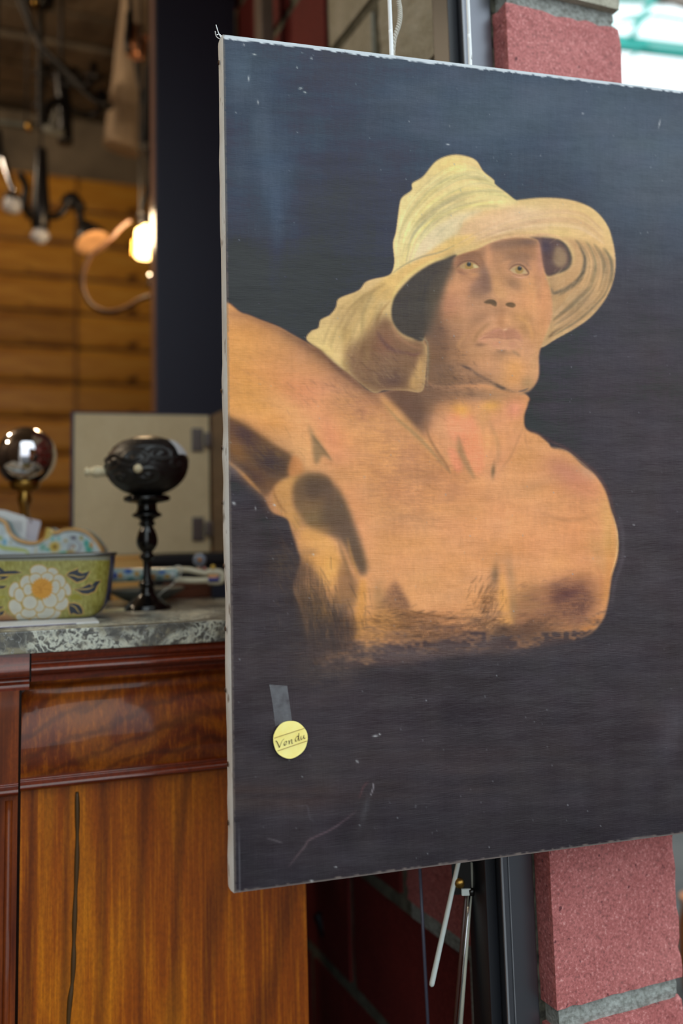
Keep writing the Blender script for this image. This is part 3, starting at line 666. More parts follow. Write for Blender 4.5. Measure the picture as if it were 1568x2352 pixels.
    # eyes
    def eye(whites, lid_u, lid_l, ix, iy, ir, px_, py_, wc):
        P.poly(whites, wc, 1.4, .75)
        m = P.full_mask(whites, .6)
        P.blob(ix, iy, ir, ir, (166, 134, 84), .98, clip=m, p=4)
        P.blob(ix, iy, ir*.62, ir*.5, (178, 138, 84), .6, clip=m)
        P.stroke(lid_u, 3.2, (104, 82, 70), 1, .9); P.stroke(lid_l, 2, (160, 118, 96), 1, .8)
        P.blob(px_, py_, 5.2, 5.2, (62, 66, 68), .98, p=2.5)
        P.blob(px_+1, py_-3.5, 1.6, 1.3, (140, 146, 150), .9)
    eye([(1056, 614), (1064, 606), (1078, 603), (1090, 606), (1100, 614), (1092, 616), (1078, 618), (1064, 618)],
        [(1048, 616), (1060, 604), (1077, 599.5), (1091, 603), (1103, 614)], [(1054, 618), (1077, 622), (1094, 618), (1103, 615)],
        1077, 611, 10, 1076.5, 607, (176, 152, 110))
    P.poly([(1088, 607), (1099, 614), (1089, 615.5)], (212, 196, 148), .8, .9)
    P.stroke([(1050, 612), (1060, 602), (1078, 597), (1094, 601), (1106, 612)], 5, (146, 106, 84), 2, .6)
    P.stroke([(1166, 620), (1176, 609), (1190, 604), (1204, 609), (1217, 624)], 4, (158, 122, 98), 2, .55)
    eye([(1172, 621), (1180, 614), (1190, 612), (1201, 616), (1211, 626), (1208, 629), (1196, 629.5), (1182, 628)],
        [(1168, 622), (1177, 612), (1190, 608), (1203, 613), (1214, 627), (1209, 632), (1200, 631)], [(1170, 622), (1180, 630), (1196, 633), (1208, 632)],
        1192, 620, 9.5, 1193, 616.5, (184, 166, 124))
    P.stroke([(1050, 620), (1062, 628), (1082, 628), (1098, 622)], 4, (150, 110, 90), 2, .55, **K)
    P.blob(1060, 626, 12, 5, (140, 102, 82), .6, 20, **K)
    P.stroke([(1176, 634), (1196, 638), (1212, 636)], 3, (218, 164, 136), 1.5, .7, **K)
    P.blob(1086, 630, 16, 6, (206, 152, 108), .6, 10, **K)
    # mouth
    P.blob(1100, 735, 22, 12, (150, 112, 84), .5, -30, **K)
    P.stroke([(1088, 790), (1094, 772), (1112, 752), (1130, 740)], 8, (156, 118, 84), 4, .65, **K)
    P.blob(1150, 738, 12, 22, (176, 126, 88), .7, 6, **K)
    P.blob(1166, 735, 9, 18, (216, 160, 116), .6, 0, **K)
    P.blob(1205, 755, 14, 26, (172, 130, 90), .6, -20, **K)
    P.stroke([(1186, 726), (1208, 740), (1220, 764), (1222, 790)], 9, (214, 160, 106), 4, .6, **K)
    P.poly([(1095, 786), (1110, 771), (1131, 758), (1147, 753), (1158, 758), (1170, 753), (1188, 760), (1199, 778), (1202, 790), (1184, 802), (1153, 802), (1127, 795), (1110, 789)], (202, 150, 114), 3, .8)
    P.poly([(1098, 783), (1110, 771), (1131, 758), (1147, 754), (1157, 760), (1170, 754), (1188, 761), (1199, 780), (1184, 777), (1164, 778), (1143, 775), (1123, 777)], (176, 124, 98), 3.5, .75)
    P.stroke([(1096, 785), (1110, 777), (1126, 776), (1144, 775), (1152, 778), (1168, 778), (1186, 777), (1201, 786)], 2, (158, 112, 92), 1.1, .7)
    P.stroke([(1098, 782), (1112, 773), (1128, 767)], 2, (228, 172, 136), 1, .6)
    P.blob(1138, 790, 10, 6, (204, 142, 112), .5, 0); P.blob(1176, 790, 8, 7, (190, 134, 108), .5, 0); P.blob(1112, 784, 10, 4, (208, 150, 118), .6, -8); P.blob(1158, 770, 4, 10, (196, 140, 112), .4); P.stroke([(1128, 766), (1140, 760), (1150, 758)], 2, (206, 150, 130), 1, .5)
    P.blob(1160, 757, 5, 2.6, (226, 180, 140), .8, -20)
    P.stroke([(1128, 797), (1153, 801), (1184, 800), (1200, 791)], 2.5, (216, 156, 122), 1.2, .6)
    P.blob(1102, 792, 12, 5, (128, 98, 80), .7, 0, **K)
    P.stroke([(1140, 806), (1152, 808), (1164, 804)], 6, (138, 108, 86), 2, .75, **K)
    P.stroke([(1176, 806), (1186, 813), (1196, 820)], 6, (142, 116, 92), 3, .65, **K)
    P.blob(1148, 822, 12, 10, (168, 128, 94), .6, -50, **K)
    P.blob(1180, 845, 26, 26, (222, 162, 106), .85, 0, **K)
    P.blob(1120, 830, 26, 26, (204, 150, 108), .5, 0, **K)
    P.blob(1180, 872, 22, 16, (218, 156, 102), .7, 0, **K)
    P.blob(1226, 840, 12, 34, (198, 152, 106), .7, 6, **K)
    P.blob(1212, 880, 16, 16, (164, 134, 98), .7, -40, **K)
    P.stroke([(1060, 838), (1078, 846), (1098, 862), (1125, 876), (1145, 888), (1165, 896), (1184, 900), (1208, 896)], 6, (98, 82, 74), 2.5, .7, tex=.35+.65*dry)
    P.stroke([(1136, 882), (1150, 890), (1162, 894)], 7, (72, 66, 66), 2, .7)
    P.stroke([(1190, 900), (1204, 897), (1214, 892)], 4, (88, 84, 84), 1.5, .7)
    P.stroke([(1225, 888), (1208, 903), (1190, 906)], 4, (120, 110, 94), 2, .5)
    P.blob(1070, 844, 12, 3, (92, 76, 70), .8, 22)
    P.stroke([(1060, 806), (1052, 796), (1060, 780), (1072, 766)], 7, (206, 156, 108), 4, .45, **K)
    for cx, cy in [(1050, 805), (1063, 815), (1012, 755), (1020, 800), (1034, 845), (1046, 870), (1080, 905), (1030, 890)]:
        P.blob(cx, cy, 8, 6, (96, 76, 68), .5, 30, tex=dry)
    P.stroke([(980, 900), (982, 860), (983, 800), (978, 782), (962, 776)], 3.5, (150, 140, 110), 1.5, .6)
    P.stroke([(984, 870), (986, 820), (984, 796)], 4, (120, 108, 88), 2, .5)
    P.blob(1060, 905, 90, 20, (140, 108, 86), .6, 3, tex=.5+.5*dry)
    P.blob(1000, 910, 40, 40, (124, 97, 82), .5, 0, tex=.6+.4*dry)
    # stubble speckle under chin
    hh = np.random.RandomState(19)
    def hatch(cx, cy, rx, ry, ang, ln, n, col, al, w=1.6, clip=None):
        for _ in range(n):
            x, y = cx+hh.randn()*rx*.5, cy+hh.randn()*ry*.5; a = math.radians(ang+hh.randn()*14); l = ln*(.4+hh.rand())*.5
            P.stroke([(x-l*math.cos(a), y-l*math.sin(a)), (x, y+hh.randn()*1.2), (x+l*math.cos(a), y+l*math.sin(a))], w*(.6+hh.rand()), col, .7, al*(.4+.6*hh.rand()), clip)
    hatch(1050, 885, 90, 40, 25, 12, 130, (92, 76, 70), .35, 1.8, BH)
    hatch(1010, 840, 50, 60, 60, 14, 70, (104, 84, 72), .3, 2, BH)
    hatch(960, 1100, 150, 110, 3, 26, 260, (166, 116, 84), .30, 1.8, B)
    hatch(1010, 1060, 90, 60, 8, 18, 120, (158, 110, 84), .3, 1.6, B)
    hatch(1000, 1440, 190, 44, -6, 24, 220, (78, 60, 50), .45, 2, B)
    hatch(1115, 1400, 40, 70, 120, 22, 90, (92, 68, 52), .4, 2.4, B)
    hatch(1290, 1390, 90, 60, -8, 26, 160, (104, 74, 66), .35, 2, B)
    hatch(1200, 1445, 120, 26, -20, 22, 120, (84, 64, 56), .45, 2.4, B)
    hatch(745, 1400, 70, 110, 84, 40, 170, (170, 124, 76), .28, 2, B)
    hatch(740, 1440, 90, 110, 80, 40, 220, (66, 58, 56), .45, 2.4)
    hatch(900, 1430, 70, 40, 20, 20, 90, (112, 82, 60), .4, 2, B)
    hatch(840, 1500, 160, 26, 2, 40, 160, (104, 90, 84), .28, 2)
    hatch(1050, 1490, 200, 20, -3, 40, 150, (96, 84, 82), .25, 2)
    hatch(590, 1040, 90, 60, 40, 26, 120, (134, 104, 72), .25, 2, B)
    hatch(660, 1290, 40, 120, 62, 26, 130, (104, 84, 66), .28, 1.8)
    hatch(620, 860, 120, 90, 25, 30, 120, (196, 140, 92), .3, 2.4, B)
    hatch(800, 900, 110, 60, 38, 26, 160, (150, 110, 86), .3, 2, B)
    hatch(1350, 1160, 50, 90, 30, 24, 90, (190, 132, 94), .35, 2, B)
    hatch(880, 850, 60, 50, 50, 26, 140, (150, 122, 92), .35, 2, H)
    hatch(870, 840, 60, 50, 40, 26, 100, (108, 84, 72), .35, 2, H)
    hatch(1330, 660, 70, 80, -50, 26, 120, (206, 172, 130), .35, 1.8, H)
    hatch(780, 760, 70, 60, 110, 26, 120, (206, 176, 122), .35, 2, H)
    # small gap in the armpit line
    P.poly([(709, 975), (722, 1000), (738, 1022), (752, 1045), (766, 1062), (744, 1048), (738, 1050), (728, 1068), (720, 1050), (716, 1015)], (134, 112, 82), 5, .75, clip=B)
    P.stroke([(716, 1000), (740, 1030), (762, 1058)], 5, (110, 94, 70), 3, .6, clip=B)
    # tack-stretched edges: bare paper-white chips, dust, scratches
    R = np.random.RandomState(11)
    for _ in range(330):
        x = R.uniform(515, 1650); y = R.uniform(90, 1990); r_ = R.uniform(.7, 1.5)
        P.blob(x, y, r_, r_*R.uniform(.7, 1.4), (150, 158, 165), R.uniform(.25, .8), R.uniform(0, 180))
    for x, y, rx, ry, an in [(571, 180, 1.6, 6, 8), (690, 203, 4, 2, -20), (700, 212, 3, 1.8, 20), (715, 134, 2, 2.4, 0), (682, 155, 1.8, 1.8, 0), (584, 125, 4, 1.6, 0), (560, 103, 2, 2, 0), (592, 235, 1.5, 4, 0),
                             (1514, 284, 1.3, 9, 12), (1028, 332, 4, 1.4, 0), (1338, 261, 2.4, 1.4, 0), (537, 1156, 4, 3, 30), (630, 1160, 3, 2, 30), (719, 1274, 2, 2, 0), (862, 1690, 6, 1.8, -10), (872, 1686, 2, 1.6, 0),
                             (820, 1749, 3, 2, 50), (716, 2024, 4, 2.4, 0), (825, 2020, 4, 1.6, 0), (771, 1992, 2.6, 1.4, 0), (586, 1168, 1, 4, 5), (1455, 1205, 2, 1.4, 0)]:
        P.blob(x, y, rx, ry, (196, 204, 206), .85, an)
    sc = (130, 126, 132)
    P.stroke([(660, 1995), (678, 1972), (700, 1945), (712, 1929), (760, 1906), (795, 1882), (820, 1862)], 3, (106, 90, 96), 1, .8)
    P.stroke([(858, 1800), (856, 1815), (850, 1830)], 3.2, sc, .6, .9)
    P.stroke([(825, 1835), (835, 1808), (846, 1796)], 2.6, (100, 68, 72), 1, .8)
    P.stroke([(613, 1926), (635, 1932), (650, 1937)], 2.8, sc, 1, .5)
    P.stroke([(672, 1848), (690, 1853), (706, 1852), (712, 1880), (724, 1888)], 1.6, (88, 88, 96), .8, .8)
    P.stroke([(600, 1850+30), (680, 1876)], 1.4, (80, 80, 88), .8, .5)
    P.blob(838, 1862, 7, 36, (78, 78, 84), .5, 14)
    P.stroke([(560, 1508), (580, 1485), (620, 1468)], 1.4, (86, 84, 84), .8, .5)
    P.stroke([(930, 1400), (960, 1408), (1030, 1420)], 1.4, (60, 48, 40), .7, .6)
    br = (P.noise(26, 9, 71)-.5)*7+(P.noise(9, 26, 72)-.5)*6+(P.noise(70, 50, 73)-.5)*8+(P.noise(5, 4, 74)-.5)*6
    lum = A.mean(2)/255.; A *= 1+(br*.0055*(.5+lum))[..., None]; A[..., 2] -= (P.noise(50, 40, 75)-.5)*9*lum; A[..., 0] += (P.noise(60, 40, 76)-.5)*8*lum
    wv = P.noise(2, 60, 51)-.5; wh = P.noise(60, 2, 52)-.5
    A += ((wv+wh)*2.6+(P.noise(1.6, 1.6, 53)-.5)*4)[..., None]
    np.clip(A, 0, 255, out=A)
    return P

# ================================================================ SETTING
FO = np.array([.239, 1.2]); FY = math.radians(23.5)          # facade: corner of the pillar, direction
fe1 = np.array([math.cos(FY), math.sin(FY)]); fe2 = np.array([-math.sin(FY), math.cos(FY)])
def FP(s_, t_, z_): p = FO+fe1*s_+fe2*t_; return (p[0], p[1], z_)
def setting(name): return thing(name, None, None, (FO[0], FO[1], 0), FY, kind='structure')

m_floor = mat('concrete_floor', rough=.8); n = N(m_floor); v = n.map((1, 1, 1)); n.base(n.ramp(n.noise(v, 3, 6), [(.3, rgb(44, 42, 40)), (.7, rgb(70, 66, 62))])); n.bump(n.noise(v, 40), .2)
fl = MB().box(-14, 30, -14, 40, -.1, 0).build('floor', m_floor); fl['kind'] = 'structure'

m_conc = mat('ceiling_concrete', rough=.9); n = N(m_conc); v = n.map(); n.base(n.ramp(n.noise(v, 6, 6), [(.3, rgb(92, 82, 70)), (.7, rgb(132, 118, 100))])); n.bump(n.noise(v, 30), .4, .01)
m_darkc = mat('ceiling_dark', rough=.9, col=rgb(80, 70, 62))
ce = setting('ceiling')
MB().box(-3.3, 1.1, -.1, 3.4, 3.165, 3.24).build('slab', m_darkc, ce)
t_ = .0; k = 0
while t_ < 3.15:
    MB().box(-3.19, -.01 if t_ < 1.3 else .99, t_, t_+.185, 3.1+.006*(k % 3), 3.158, .012).build('ceiling_board', m_conc, ce); t_ += .21; k += 1

wf = setting('wall_front'); MB().box(-3.3, -1.0, -.12, .0, 0, 3.16).build('plaster', m_darkc, wf); MB().box(-1.0, .0, -.12, .0, 2.62, 3.16).build('lintel', m_darkc, wf)
wo_ = setting('wall_blocker'); MB().box(-1.62, -1.5, -1.7, -.12, 0, 3.0).build('blocker_body', mat('pale_blocker', col=rgb(176, 166, 150), rough=.9), wo_)  # added unseen wall, put in to cut daylight from the left
wl = setting('wall_left'); MB().box(-3.3, -3.2, .0, 3.4, 0, 3.16).build('plaster', m_darkc, wl)
# back wall: pine boards with a seam strip, concrete above
m_pine = mat('pine_board', rough=.45); n = N(m_pine); v = n.map((1.2, 1, 9)); oi = n.new('ShaderNodeObjectInfo')
a = n.ramp(n.noise(v, 3, 5, .6, .5), [(.3, rgb(168, 104, 30)), (.5, rgb(214, 150, 52)), (.72, rgb(232, 176, 78))])
kn = n.ramp(n.noise(n.map((5, 1, 8)), 1.3, 1), [(.70, (0, 0, 0, 1)), (.78, (1, 1, 1, 1))])
a = n.mix(kn, a, rgb(84, 40, 14)); hv = n.ramp(oi.outputs['Random'], [(0, (.62, .60, .58, 1)), (1, (1, 1, 1, 1))]); n.base(n.mix(1., a, hv, 'MULTIPLY'))
wb = setting('wall_back')
MB().box(-3.2, 1.0, 3.2, 3.35, 0, 3.16).build('backing', m_conc, wb)
TB = 3.175
pl = []
seam = -.62
def local_s(px, py):
    p = onplane(px, py, FP(0, TB, 0), (fe2[0], fe2[1], 0)); return (p[:2]-FO)@fe1
seam = local_s(175, 700)
ztop_b = onplane(200, 408, FP(0, TB, 0), (fe2[0], fe2[1], 0))[2]
pitch = .157; nrow = int(ztop_b/pitch)
def plank(w_, seed):
    mb = MB(); z0, z1 = .004, pitch-.004
    prof = [(0, z0), (-.016, z0+.004), (-.024, z0+.03), (-.024, z1-.03), (-.016, z1-.004), (0, z1)]
    v_ = [(x, p[0], p[1]) for x in (0, w_) for p in prof]; n_ = len(prof)
    return mb.add(v_, [tuple(range(n_)), tuple(range(n_, 2*n_))[::-1]]+[(i, i+n_, (i+1) % n_+n_, (i+1) % n_) for i in range(n_)])
for (a_, b_) in ((-3.18, seam-.004), (seam+.004, .98)):
    pr = plank(b_-a_, 1).build('plank', m_pine, wb); pr.location = (a_, TB+.024, ztop_b-pitch)
    for r in range(1, nrow):
        c = pr.copy(); COL.objects.link(c); c.location = (a_, TB+.024, ztop_b-pitch*(r+1)); c.parent = wb
m_batten = wood('batten_wood', [(.3, rgb(80, 50, 20)), (.7, rgb(130, 84, 36))])
MB().box(seam-.005, seam+.005, TB-.004, TB+.01, 0, ztop_b, .003).build('batten', m_batten, wb)

# ---------------------------------------------------------------- split-face blocks
m_brick = mat('red_block', rough=.7, spec=.6); n = N(m_brick); v = n.map()
c1 = n.ramp(n.noise(v, 9, 4, .6), [(.3, rgb(176, 98, 94)), (.7, rgb(208, 132, 126))])
g1 = n.ramp(n.noise(v, 260, 3, .7), [(.34, rgb(84, 38, 40)), (.44, rgb(156, 76, 76)), (.58, rgb(186, 102, 102)), (.68, rgb(228, 170, 166))])
c1 = n.mix(.6, c1, g1); pit = n.ramp(n.noise(v, 110, 2, .5), [(.67, (0, 0, 0, 1)), (.73, (1, 1, 1, 1))]); c1 = n.mix(pit, c1, rgb(108, 48, 52))
wh = n.ramp(n.noise(v, 55, 3, .6), [(.72, (0, 0, 0, 1)), (.77, (.55, .55, .55, 1))]); c1 = n.mix(wh, c1, rgb(214, 178, 174)); n.base(c1)
n.bump(n.noise(v, 260, 3, .7), .45, .0014); n.bump(n.noise(v, 90, 2), .35, .002)
m_shaded = mat('shaded_red_block', rough=.8, spec=.3); n = N(m_shaded); v = n.map(); n.base(n.mix(.4, n.ramp(n.noise(v, 7, 4), [(.3, rgb(92, 26, 24)), (.7, rgb(122, 38, 34))]), n.ramp(n.noise(v, 180, 3), [(.3, rgb(60, 18, 18)), (.7, rgb(132, 52, 48))]))); n.bump(n.noise(v, 180, 3), .4, .002)  # darker copy of the red block; return wall's shade put into the colour
m_dmort = mat('dark_mortar', rough=.95, spec=.2); n = N(m_dmort); v = n.map(); n.base(n.ramp(n.noise(v, 40, 5), [(.3, rgb(84, 82, 72)), (.7, rgb(120, 118, 104))])); n.bump(n.noise(v, 100), .6, .004)  # mortar copy darkened for the same shade
m_grey = mat('grey_block', rough=.9, spec=.3); n = N(m_grey); v = n.map()
c1 = n.mix(.35, n.ramp(n.noise(v, 14, 5, .6), [(.3, rgb(166, 160, 138)), (.7, rgb(202, 198, 182))]), n.ramp(n.noise(v, 200, 3), [(.3, rgb(90, 84, 70)), (.7, rgb(186, 182, 170))])); n.base(c1); n.bump(n.noise(v, 140, 4), .5, .003)
m_mortar = mat('mortar', rough=.95, spec=.2); n = N(m_mortar); v = n.map()
n.base(n.mix(.5, n.ramp(n.noise(v, 20, 5, .7), [(.35, rgb(120, 122, 116)), (.7, rgb(172, 176, 172))]), n.ramp(n.noise(v, 160, 3), [(.3, rgb(90, 88, 80)), (.6, rgb(166, 170, 166))]))); n.bump(n.noise(v, 120, 5), .8, .004)
from mathutils import noise as mn
def rough_block(L, W, H, seed, cuts=9, amp=.0022, chip=.006):
    bm = bmesh.new(); bmesh.ops.create_cube(bm, size=1)
    bmesh.ops.scale(bm, vec=(L, W, H), verts=bm.verts); bmesh.ops.translate(bm, vec=(L/2, W/2, H/2), verts=bm.verts)
    if cuts: bmesh.ops.subdivide_edges(bm, edges=bm.edges[:], cuts=cuts, use_grid_fill=True)
    for q in bm.verts:
        p = q.co; d = [min(p.x, L-p.x), min(p.y, W-p.y), min(p.z, H-p.z)]; e = sorted(d)
        nz = mn.noise(Vector((p.x*40+seed*7, p.y*40, p.z*40))); n2 = mn.noise(Vector((p.x*130+seed*3, p.y*130, p.z*130)))
        c = Vector((L/2, W/2, H/2)); dirv = Vector(tuple((1 if (p[i] > c[i]) else -1) if d[i] < 1e-5 else 0 for i in range(3)))
        k_ = sum(abs(x) for x in dirv)
        if k_ >= 1: q.co = p-dirv*(amp*(nz*.6+n2*.6+.5)*(1 if k_ == 1 else .7)+(chip*max(0, n2)*.5+.0003 if k_ >= 2 else 0))
    mb = MB(); bm.verts.index_update(); mb.add([q.co for q in bm.verts], [[q.index for q in f.verts] for f in bm.faces], False); bm.free(); return mb
BP, BH, Z0 = .2194, .1955, .6264
rows = range(-2, 12)
def red(k_): return k_ < 6
pil = thing('brick_pillar', 'red split-face block pillar with grey mortar behind the painting, right side', 'pillar', (FO[0], FO[1], 0), FY)
MB().box(.007, .186, .009, .39, 0, 3.16).build('mortar', m_mortar, pil)
for k in rows:
    z = Z0+k*BP; hero = k in (-1, 0, 1, 5, 6)
    L = .196; D = .395 if k % 2 == 0 else .19
    b = rough_block(L, D, BH, k, 15 if hero else 3, .0018 if red(k) else .003)
    o = b.build('brick', m_brick if red(k) else m_grey, pil); o.location = (0, 0 if red(k) else -.006, z)
    # mortar joint, slightly recessed and lumpy
    j = rough_block(L-.012, min(D, .38)-.012, BP-BH+.006, k+50, 11 if hero else 1, .002); o = j.build('mortar_joint', m_mortar, pil); o.location = (.006, .006, z-(BP-BH)-.003)
    if z < .25: pass
wr = setting('wall_right')
MB().box(.008, .188, .392, 1.30, 0, 3.16).build('mortar', m_dmort, wr); MB().box(.19, 1.0, 1.24, 1.30, 0, 3.16).build('return', m_darkc, wr); MB().box(1.0, 1.1, 1.24, 3.4, 0, 3.16).build('far_side', m_darkc, wr)
cache = {}
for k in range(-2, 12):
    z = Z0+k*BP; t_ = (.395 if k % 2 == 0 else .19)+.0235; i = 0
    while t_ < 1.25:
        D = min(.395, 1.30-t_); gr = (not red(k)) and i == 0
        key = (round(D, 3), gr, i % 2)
        if key not in cache: cache[key] = rough_block(.19, D, BH, k+i, 2, .002).build('brick', m_grey if gr else m_shaded, wr); o = cache[key]
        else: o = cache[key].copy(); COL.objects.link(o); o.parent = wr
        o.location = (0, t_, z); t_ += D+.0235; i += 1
m_batt = wood('brown_batten', [(.3, rgb(86, 70, 60)), (.7, rgb(120, 100, 88))])
# dark steel door post beside the pillar
m_steel = mat('dark_steel', col=rgb(112, 114, 122), rough=.32, metal=.92); n = N(m_steel); v = n.map((1, 1, .2)); n.bump(n.noise(v, 30), .08)
m_black = mat('black_rubber', col=rgb(22, 24, 30), rough=.4)
m_alu = mat('pale_edge', col=rgb(150, 152, 158), rough=.4, metal=.6)
po = thing('door_post', 'dark steel door post with a bright edge, left of the brick pillar', 'post', (FO[0], FO[1], 0), FY)
MB().box(-.050, -.004, .030, .080, 0, 3.1, .002).build('post_face', m_steel, po)
MB().box(-.066, -.0505, .042, .085, 0, 3.1, .002).build('glazing_strip', m_black, po)
MB().box(-.0515, -.0490, .0275, .0298, 0, 3.1).build('bright_edge', m_alu, po)  # pale metal strip along the left edge of the post face
MB().box(-.0405, -.0395, .0285, .0299, 0, 3.1).build('pale_line', m_alu, po)
m_moss = mat('joint_filler', rough=1); n = N(m_moss); v = n.map(); n.base(n.ramp(n.noise(v, 60, 4), [(.35, rgb(24, 24, 20)), (.65, rgb(90, 88, 74))])); n.bump(n.noise(v, 60), 1, .006)
MB().box(-.004, .008, .034, .08, 0, 3.1).build('filler', m_moss, po)
# dark navy panel deep in the shop, batten beside it
m_navy = mat('navy_paint', col=rgb(42, 44, 62), rough=.55)
na = thing('navy_partition', 'tall dark navy panel standing behind the open cupboard', 'panel', FP(-.218, 1.2, 0), FY)
MB().box(0, .21, 0, .055, 0, 3.1, .004).build('panel_board', m_navy, na)
MB().box(-.003, .0, .004, .051, 0, 3.1).build('lit_edge_strip', wood('lit_panel_edge', [(.3, rgb(96, 70, 66)), (.7, rgb(130, 96, 86))]), na)  # side of the navy panel; warm lamplight put into a brown colour
ba = MB().box(0, .03, 0, .05, 0, 3.1, .003).build('wooden_batten', m_batt); ba.location = FP(-.055, .86, 0); ba.rotation_euler[2] = FY
tag(ba, 'brown vertical batten against the red block wall, above the painting', 'batten')

# ================================================================ PAINTING
YW = math.radians(16.2); pe = np.array([math.cos(YW), math.sin(YW), 0]); pn = np.array([math.sin(YW), -math.cos(YW), 0])
PA = at(512, 79, 1.0); pb = onplane(539, 2051, PA, pn); PH_ = PA[2]-pb[2]; PWD = .73; TH = .034
pt = thing('oil_painting', 'large unframed oil painting of a bare-shouldered man in a straw hat', 'painting', (PA[0], PA[1], pb[2]), YW)
P = paint_portrait()
def grid_axis(a0, a1, d, lo, hi, dd):
    o = [a0]
    while o[-1] < a1: o.append(o[-1]+(dd if lo < o[-1] < hi else d))
    o[-1] = a1; return np.array(o)
US = grid_axis(0, PWD, .0015, .17, .42, .0008); US = np.concatenate([[0, .0012], US[1:]])
VS = grid_axis(0, PH_, .0015, .20, .43, .0008)
U, V = np.meshgrid(US, VS)                                    # V measured downwards
Wp = PA[None, None]+U[..., None]*pe+V[..., None]*np.array([0, 0, -1.])
d = Wp-CC; zc = d@cf; sxp = CX+F*(d@cr)/zc; syp = CY-F*(d@cu)/zc
S = P.sample(sxp, syp)
rs = np.random.RandomState(5)
edn = P.noise(6, 5, 77)[:V.shape[0], :1] if False else None
jag = np.interp(US, np.arange(0, .8, .004), rs.rand(200))*.0022
jagv = np.interp(VS, np.arange(0, 1.0, .003), rs.rand(334)[:334])*.0014
top = np.clip(((.0042-.0018*U/.6)+jag[None]-V)/.0010, 0, 1)[..., None]
S = S*(1-top)+np.array([200, 214, 222])/255.*top
lft = np.clip((.0016+jagv[:, None]*1.2-U)/.0008, 0, 1)[..., None]*np.array([.45]); S = S*(1-lft)+np.array([128, 120, 110])/255.*lft
bot = np.clip((.0012+jag[None]*.8-(PH_-V))/.0008, 0, 1)[..., None]*.5; S = S*(1-bot)+np.array([150, 140, 130])/255.*bot
ln = np.clip(1-np.abs(U-.006)/.0010, 0, 1)[..., None]*np.clip((V-PH_+.07)/.03, 0, 1)[..., None]*.35; S = S*(1-ln)+np.array([130, 132, 140])/255.*ln
sheen = np.interp(syp, [100, 600, 900, 1200, 1500, 1750], [.072, .060, .056, .040, .026, .018])[..., None]*np.array(SHEEN)   # varnish gloss seen in the photograph is not pigment
ALB = np.clip((s2l(S)-sheen)/np.array(ILLUM), .004, .9)
rel_ = np.stack([U, 0*U, PH_-V], -1)
rel_[..., 1] = .0006*np.sin(V*16+1)*np.exp(-U/.02)
m_oil, n = attr_mat('oil_paint', rough=.36, spec=.42)
wx = n.noise(n.map((1, 1, 1)), 900, 2, .5); wa = n.noise(n.map((60, 1, 900)), 1, 2, .5); wb_ = n.noise(n.map((900, 1, 50)), 1, 2, .5); big = n.noise(n.map((5, 1, 14)), 3, 3, .5)
n.bump(big, .25, .004); n.bump(wa, .28, .0006); n.bump(wb_, .18, .0005); n.bump(wx, .12, .0004)
rr = n.ramp(n.noise(n.map((3, 1, 5)), 2, 4), [(.3, (.30,)*3), (.7, (.46,)*3)]); n.rough(rr)
grid_mesh('painted_canvas', rel_, ALB, m_oil, pt, flip=False)
# turned canvas edge with tacks; side bulges a little
m_canvas = mat('bare_canvas', rough=.85); n = N(m_canvas); v = n.map(); n.base(n.mix(n.ramp(n.noise(n.map((1, 1, .5)), 60, 3), [(.60, (0, 0, 0, 1)), (.70, (.8, .8, .8, 1))]), n.ramp(n.noise(v, 30), [(.3, rgb(232, 233, 234)), (.7, rgb(250, 251, 252))]), rgb(112, 88, 66))); n.bump(n.noise(v, 600), .4, .0005)
nz = 160; zz = np.linspace(0, PH_, nz); yy_ = np.linspace(0, TH, 6)
G = np.zeros((nz, 6, 3)); Zg, Yg = np.meshgrid(zz, yy_, indexing='ij')
wav = np.interp(zz, np.linspace(0, PH_, 34), rs.rand(34))
G[..., 0] = -(.0006+.0034*wav[:, None])*np.sin(np.pi*np.clip(Yg/TH, 0, 1))**.7; G[..., 1] = Yg; G[..., 2] = Zg
grid_mesh('canvas_side', G, None, m_canvas, pt, flip=True)
mb = MB(); mb.box(0, PWD, TH*.5, TH+.001, PH_-.0004, PH_); mb.add([(0, 0, PH_), (PWD, 0, PH_), (PWD, TH, PH_), (0, TH, PH_)], [(0, 1, 2, 3)]); mb.add([(0, 0, 0), (PWD, 0, 0), (PWD, TH, 0), (0, TH, 0)], [(3, 2, 1, 0)]); mb.add([(PWD, 0, 0), (PWD, TH, 0), (PWD, TH, PH_), (PWD, 0, PH_)], [(0, 1, 2, 3)])
mb.build('canvas_edge', m_canvas, pt)
m_strw = wood('stretcher_wood', [(.3, rgb(150, 118, 78)), (.7, rgb(190, 156, 108))])
for nm, bx in (('stretcher_bar', (0.004, .05, .006, TH-.002, .004, PH_-.004)), ('stretcher_bar', (PWD-.05, PWD-.004, .006, TH-.002, .004, PH_-.004)), ('stretcher_bar', (.05, PWD-.05, .006, TH-.002, .004, .05)), ('stretcher_bar', (.05, PWD-.05, .006, TH-.002, PH_-.05, PH_-.004)), ('stretcher_bar', (PWD/2-.02, PWD/2+.02, .008, TH-.004, .05, PH_-.05))):
    MB().box(*bx, .002).build(nm, m_strw, pt)
m_tack = mat('rusty_tack', col=rgb(84, 60, 44), rough=.6, metal=.5)
tk = MB().lathe([(.0028, 0), (.0026, .0007), (.0010, .0013)], ax='x', n=10); t0 = None
for i, py in enumerate((130, 893, 1025, 1153, 1300, 1447, 1590, 1763, 1900)):
    z = onplane(516+py*.006, py, PA, pn)[2]-pb[2]; xw = -np.interp(z, zz, wav)*.0034-.0016
    if t0 is None: t0 = MB(); t0.v = [(-v_[0], v_[1], v_[2]) for v_ in tk.v]; t0.f = [q[::-1] for q in tk.f]; t0.sm = tk.sm; t0 = t0.build('tack', m_tack, pt); o = t0
    else: o = t0.copy(); COL.objects.link(o); o.parent = pt
    o.location = (xw, TH*.45, z)
mb = MB()
